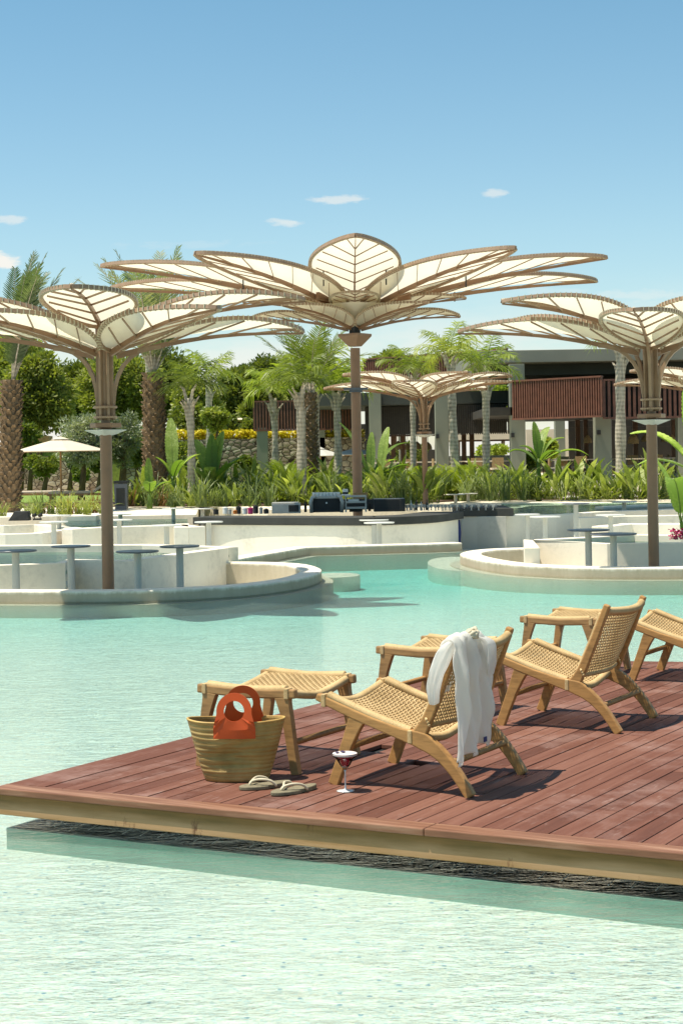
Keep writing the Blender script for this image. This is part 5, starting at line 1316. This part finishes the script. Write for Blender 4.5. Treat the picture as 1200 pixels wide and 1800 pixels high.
# parasols
def parasol(label, px, d, ytop, yrim, wpx, mat, base_z, rot=.3):
    p = atd(px, 800, d); zt = atd(px, ytop, d).z - base_z; zr = atd(px, yrim, d).z - base_z; W_ = wpx * d / FOC / 2 * 1.18
    root = empty('beach_parasol', label, 'parasol', (p.x, d, base_z), rot)
    vs = [(0, 0, zt)]; fs = []; n = 8
    for ring, (s_, z) in enumerate(((.5, zr + (zt - zr) * .52), (1.0, zr))):
        for j in range(n): a = 2 * pi * j / n; vs.append((W_ * s_ * cos(a), W_ * s_ * sin(a), z))
    for j in range(n): fs.append((0, 1 + j, 1 + (j + 1) % n)); fs.append((1 + j, 1 + n + j, 1 + n + (j + 1) % n, 1 + (j + 1) % n))
    m = MB(); m.add(vs, fs); o = m.build('canopy', mat, root); s2 = o.modifiers.new('t', 'SOLIDIFY'); s2.thickness = .02
    m = MB(); m.lathe([(W_ * .2, zt - (zt - zr) * .1), (.02, zt + .05)], (0, 0, 0), 8); m.build('vent_cap', mat, root)
    m = MB(); m.lathe([(.25, 0), (.25, .06), (.03, .08), (.03, zt)], (0, 0, 0), 12); m.build('pole', 'teak_dark', root)
    m = MB()
    for j in range(8): a = 2 * pi * j / 8; m.bar((0, 0, zt * .82), (W_ * .98 * cos(a), W_ * .98 * sin(a), zr - .02), .02, .02)
    m.build('ribs', 'teak_dark', root)
parasol('large beige canvas parasol over the lawn left of the tall post', 107, 52, 770, 793, 142, 'canvas', GZ)
parasol('beige parasol high on the bank above the rubble wall', 433, 84, 728, 738, 50, 'canvas', 1.6)
parasol('second beige parasol on the bank half hidden by shrubs', 362, 86, 732, 741, 42, 'canvas', 1.6)
parasol('blue-grey parasol in the shade left of the tallest post', 563, 66, 788, 801, 75, 'table_post', GZ)
parasol('blue-grey parasol just behind the tallest post', 625, 68, 788, 799, 90, 'table_post', GZ)
def lounger(label, px, d, rot, base_z=GZ + .06):
    p = atd(px, 860, d); root = empty('sun_lounger', label, 'sun lounger', (p.x, d, base_z), rot, 'sun loungers on the lawn')
    m = MB(); m.box((0, 0, .28), (2.0, .7, .06)); m.build('frame', 'teak_dark', root)
    for sx in (-.85, .85):
        for sy in (-.3, .3): m = MB(); m.box((sx, sy, .125), (.06, .06, .25)); m.build('leg', 'teak_dark', root)
    m = MB(); m.box((-.25, 0, .35), (1.4, .66, .08)); m.build('mattress', 'canvas', root, bevel=.02)
    m = MB(); m.bar((.45, 0, .35), (.98, 0, .75), .66, .08); m.build('backrest', 'canvas', root, bevel=.02)
lounger('beige sun lounger beside the far left date palm', 48, 54, R(175)); lounger('brown sun lounger with raised back, left of the tall left post', 140, 52.5, R(5))
# bin, speaker, spots
def things_():
    a = atd(202, 897, 46.5); b = atd(226, 845, 46.5); w_ = (b.x - a.x)
    e = empty('litter_bin', 'tall dark grey litter bin right of the tall left post', 'bin', ((a.x + b.x) / 2, 46.5, GZ))
    h = b.z - GZ; m = MB(); m.lathe([(w_ * .58, 0), (w_ * .66, h * .9), (w_ * .66, h * .9)], (0, 0, 0), 4); o = m.build('body', 'table_dark', e, bevel=.01); o.rotation_euler = (0, 0, R(45))
    m = MB(); m.lathe([(w_ * .7, h * .91), (w_ * .7, h), (w_ * .6, h)], (0, 0, 0), 4); o = m.build('lid', 'black', e, bevel=.01); o.rotation_euler = (0, 0, R(45))
    m = MB(); m.box((0, -w_ * .47, h * .45), (w_ * .6, .02, h * .6)); m.build('door', 'bar_dark', e)
    a = atd(17, 907, 38.8); b = atd(53, 892, 38.8); w_ = b.x - a.x
    e = empty('floor_speaker', 'black wedge floor speaker on the white rim by the left bed', 'speaker', ((a.x + b.x) / 2, 38.8, .345))
    m = MB(); h = .22; m.add([(-w_ / 2, -.15, 0), (w_ / 2, -.15, 0), (w_ / 2, .2, 0), (-w_ / 2, .2, 0), (-w_ * .22, -.1, h), (w_ * .45, -.12, h), (w_ * .45, .15, h), (-w_ * .22, .15, h)], [(3, 2, 1, 0), (4, 5, 6, 7), (0, 1, 5, 4), (1, 2, 6, 5), (2, 3, 7, 6), (3, 0, 4, 7)]); m.build('cabinet', 'black', e, bevel=.012)
    m = MB(); m.add([(-w_ * .47, -.1, .02), (-w_ * .47, .15, .02), (-w_ * .25, .13, h * .9), (-w_ * .25, -.08, h * .9)], [(0, 1, 2, 3)]); m.build('grille', 'bar_dark', e)
    p = atd(66, 903, 38.9); e = empty('spotlight', 'small black double spotlight beside the wedge speaker', 'spotlight', (p.x, 38.9, .345))
    for dx in (-.07, .07): m = MB(); m.tube([(dx - .04, 0, .1), (dx + .04, -.02, .13)], [.035, .045], 10); m.build('lamp_head', 'black', e)
    m = MB(); m.box((0, 0, .02), (.2, .1, .04)); m.bar((-.07, 0, .03), (-.07, 0, .1), .02, .02, (1, 0, 0)); m.bar((.07, 0, .03), (.07, 0, .1), .02, .02, (1, 0, 0)); m.build('bracket', 'black', e)
things_()

# ================================================================== RESTAURANT
RD = 62
rest = empty('restaurant', 'low open restaurant pavilion with brown slatted screens and grey columns', 'building', (8, RD, .75))
O_ = Vector(rest.location)
def rp_(name, m, mat, bev=0):
    o = m.build(name, mat, rest, bevel=bev)
    for v in o.data.vertices: v.co = v.co - O_
    return o
def column(x0, x1, d, ytop, dep=.55, name='column'):
    a = atd(x0, ytop, d); b = atd(x1, ytop, d); m = MB(); m.box(((a.x + b.x) / 2, d + dep / 2, (a.z + .3) / 2), (b.x - a.x, dep, a.z - .3), 0); return rp_(name, m, 'concrete', .01)
COLS = [(451, 470, 72, 752), (556, 570, 74, 700), (648, 669, 66, 690), (764, 787, 63, 692), (895, 921, 60, 640), (1045, 1073, 58, 730), (1190, 1215, 60, 700), (975, 992, 78, 735), (700, 712, 80, 720)]
for c in COLS:
    column(*c)
def lamp_on(px, py, d):
    p = atd(px, py, d); m = MB(); m.box((p.x, d - .06, p.z), (.12, .12, .16)); rp_('wall_lamp', m, 'black')
for px, py, d in ((655, 771, 66), (768, 767, 63), (900, 765, 60), (1051, 760, 58)): lamp_on(px, py, d)
def screen(x0, d0, x1, d1, ytop, ybot, pitch=.13, mat='slat', back='slat_dark', ytop1=None):
    a = atd(x0, ytop, d0); b = atd(x1, ytop if ytop1 is None else ytop1, d1); a0 = atd(x0, ybot, d0); n = int((b - a).length / pitch); m = MB()
    zt = a.z; zb = a0.z
    for i in range(n + 1):
        t = i / n; p = a.lerp(b, t); ang_ = math.atan2(b.y - a.y, b.x - a.x); m.box((p.x, p.y, (zt + zb) / 2 + .01 * (i % 2)), (pitch * .55, .07, zt - zb), ang_)
    rp_('slat_screen', m, mat)
    m = MB(); c = (a + b) / 2; ang_ = math.atan2(b.y - a.y, b.x - a.x); m.box((c.x, c.y + .14, (zt + zb) / 2), ((b - a).length, .06, zt - zb - .08), ang_); rp_('screen_backing', m, back)
    for z_ in (zt, zb): m = MB(); m.box((c.x, c.y + .02, z_), ((b - a).length + .05, .16, .06), ang_); rp_('screen_rail', m, mat)
screen(446, 72, 618, 72, 706, 757)
screen(901, 59.5, 1056, 57, 670, 737, .10)
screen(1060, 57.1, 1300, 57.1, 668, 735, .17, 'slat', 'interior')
screen(640, 76, 890, 70, 632, 668, .14)
# dark lower band of the ceiling seen between the columns
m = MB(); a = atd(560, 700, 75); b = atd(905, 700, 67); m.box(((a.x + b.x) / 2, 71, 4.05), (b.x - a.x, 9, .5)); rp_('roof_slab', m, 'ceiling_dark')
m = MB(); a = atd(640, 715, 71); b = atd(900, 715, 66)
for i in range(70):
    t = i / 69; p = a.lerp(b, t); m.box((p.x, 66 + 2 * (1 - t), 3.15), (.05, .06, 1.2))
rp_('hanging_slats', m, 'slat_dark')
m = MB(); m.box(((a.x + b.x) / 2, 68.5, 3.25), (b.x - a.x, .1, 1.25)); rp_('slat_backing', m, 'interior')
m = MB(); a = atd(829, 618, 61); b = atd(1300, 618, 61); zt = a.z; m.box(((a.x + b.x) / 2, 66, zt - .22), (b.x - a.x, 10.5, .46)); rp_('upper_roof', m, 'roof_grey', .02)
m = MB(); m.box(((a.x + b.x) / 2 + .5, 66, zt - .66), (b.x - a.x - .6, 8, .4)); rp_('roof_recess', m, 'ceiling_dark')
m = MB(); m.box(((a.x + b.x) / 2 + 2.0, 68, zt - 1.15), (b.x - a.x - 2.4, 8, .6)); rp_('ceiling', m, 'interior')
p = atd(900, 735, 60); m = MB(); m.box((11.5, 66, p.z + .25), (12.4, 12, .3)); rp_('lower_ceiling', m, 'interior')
# back walls with gaps
def bw(x0, x1, d, y0, y1, mat, name='back_wall', th=.2):
    a = atd(x0, y1, d); b = atd(x1, y0, d); m = MB(); m.box(((a.x + b.x) / 2, d, (a.z + b.z) / 2), (b.x - a.x, th, b.z - a.z)); return rp_(name, m, mat)
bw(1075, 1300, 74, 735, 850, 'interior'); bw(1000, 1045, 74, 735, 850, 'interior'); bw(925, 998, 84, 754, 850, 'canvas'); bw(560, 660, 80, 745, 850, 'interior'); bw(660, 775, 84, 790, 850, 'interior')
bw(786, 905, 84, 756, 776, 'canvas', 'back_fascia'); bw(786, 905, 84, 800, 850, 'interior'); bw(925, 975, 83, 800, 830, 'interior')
for px in (688, 705, 812, 826, 1012, 1026, 1113, 1180): bw(px, px + 6, 70, 738, 850, 'beam', 'timber_post')
for y0, x0, x1 in ((763, 660, 775), (747, 1000, 1300), (772, 786, 905)): bw(x0, x1, 69.5, y0, y0 + 5, 'beam', 'timber_beam')
bw(1072, 1300, 64, 806, 822, 'table_post', 'counter', .8); bw(786, 900, 72, 800, 815, 'table_post', 'counter', .8)
def pend(px, py, d, wpx, label=None):
    p = atd(px, py, d); r_ = wpx * d / FOC / 2; e = empty('pendant_lamp', 'domed wicker pendant lamp hanging inside the open restaurant', 'lamp', tuple(p), 0, 'wicker pendant lamps of the restaurant')
    m = MB(); m.lathe([(r_, -r_ * .9), (r_ * .97, -r_ * .3), (r_ * .75, r_ * .3), (r_ * .3, r_ * .8), (r_ * .12, r_ * 1.0)], (0, 0, 0), 16, cap=False); m.build('shade', 'wicker', e)
    m = MB(); m.tube([(0, 0, r_), (0, 0, r_ + .55)], .012, 4); m.build('cable', 'black', e)
for px, py, d, w_ in ((1032, 772, 63, 15), (1046, 773, 66, 10), (1092, 772, 66, 13), (1112, 771, 62, 20), (1133, 770, 66, 14), (1168, 770, 66, 14), (1180, 772, 62, 16), (700, 783, 70, 16), (716, 785, 74, 12), (733, 783, 71, 14), (752, 784, 74, 14), (683, 785, 74, 12)): pend(px, py, d, w_)
def dining(px, d, i):
    x = atd(px, 820, d).x; e = empty('dining_table', 'restaurant dining table with pale top among the wooden chairs', 'table', (x, d, .75), 0, 'dining tables of the restaurant')
    m = MB(); m.box((0, 0, .73), (1.3, .8, .04)); m.build('tabletop', 'canvas', e); 
    m = MB(); m.box((0, 0, .36), (.1, .1, .7)); m.box((0, 0, .02), (.5, .5, .04)); m.build('base', 'black', e)
def dchair(px, d, rz):
    x = atd(px, 820, d).x; e = empty('dining_chair', 'restaurant dining chair with woven beige back and dark frame', 'chair', (x, d, .75), rz, 'dining chairs of the restaurant')
    m = MB(); m.box((0, 0, .45), (.45, .45, .05)); m.build('seat', 'canvas', e)
    m = MB(); m.box((0, .22, .68), (.42, .03, .36)); m.build('backrest', 'wicker', e)
    for sx in (-.2, .2):
        for sy in (-.2, .2): m = MB(); m.box((sx, sy, .21), (.035, .035, .42)); m.build('leg', 'teak_dark', e)
for i, px in enumerate((690, 735, 800, 850, 880, 960, 1000, 1035, 1095, 1125, 1170)): dining(px, 60.5 + 1.5 * (i % 3), i)
for i, px in enumerate((676, 704, 722, 750, 838, 864, 873, 893, 946, 975, 987, 1013, 1022, 1082, 1109, 1138, 1156, 1184)): dchair(px, 59.8 + 1.4 * (i % 3), (i % 4) * 1.6)
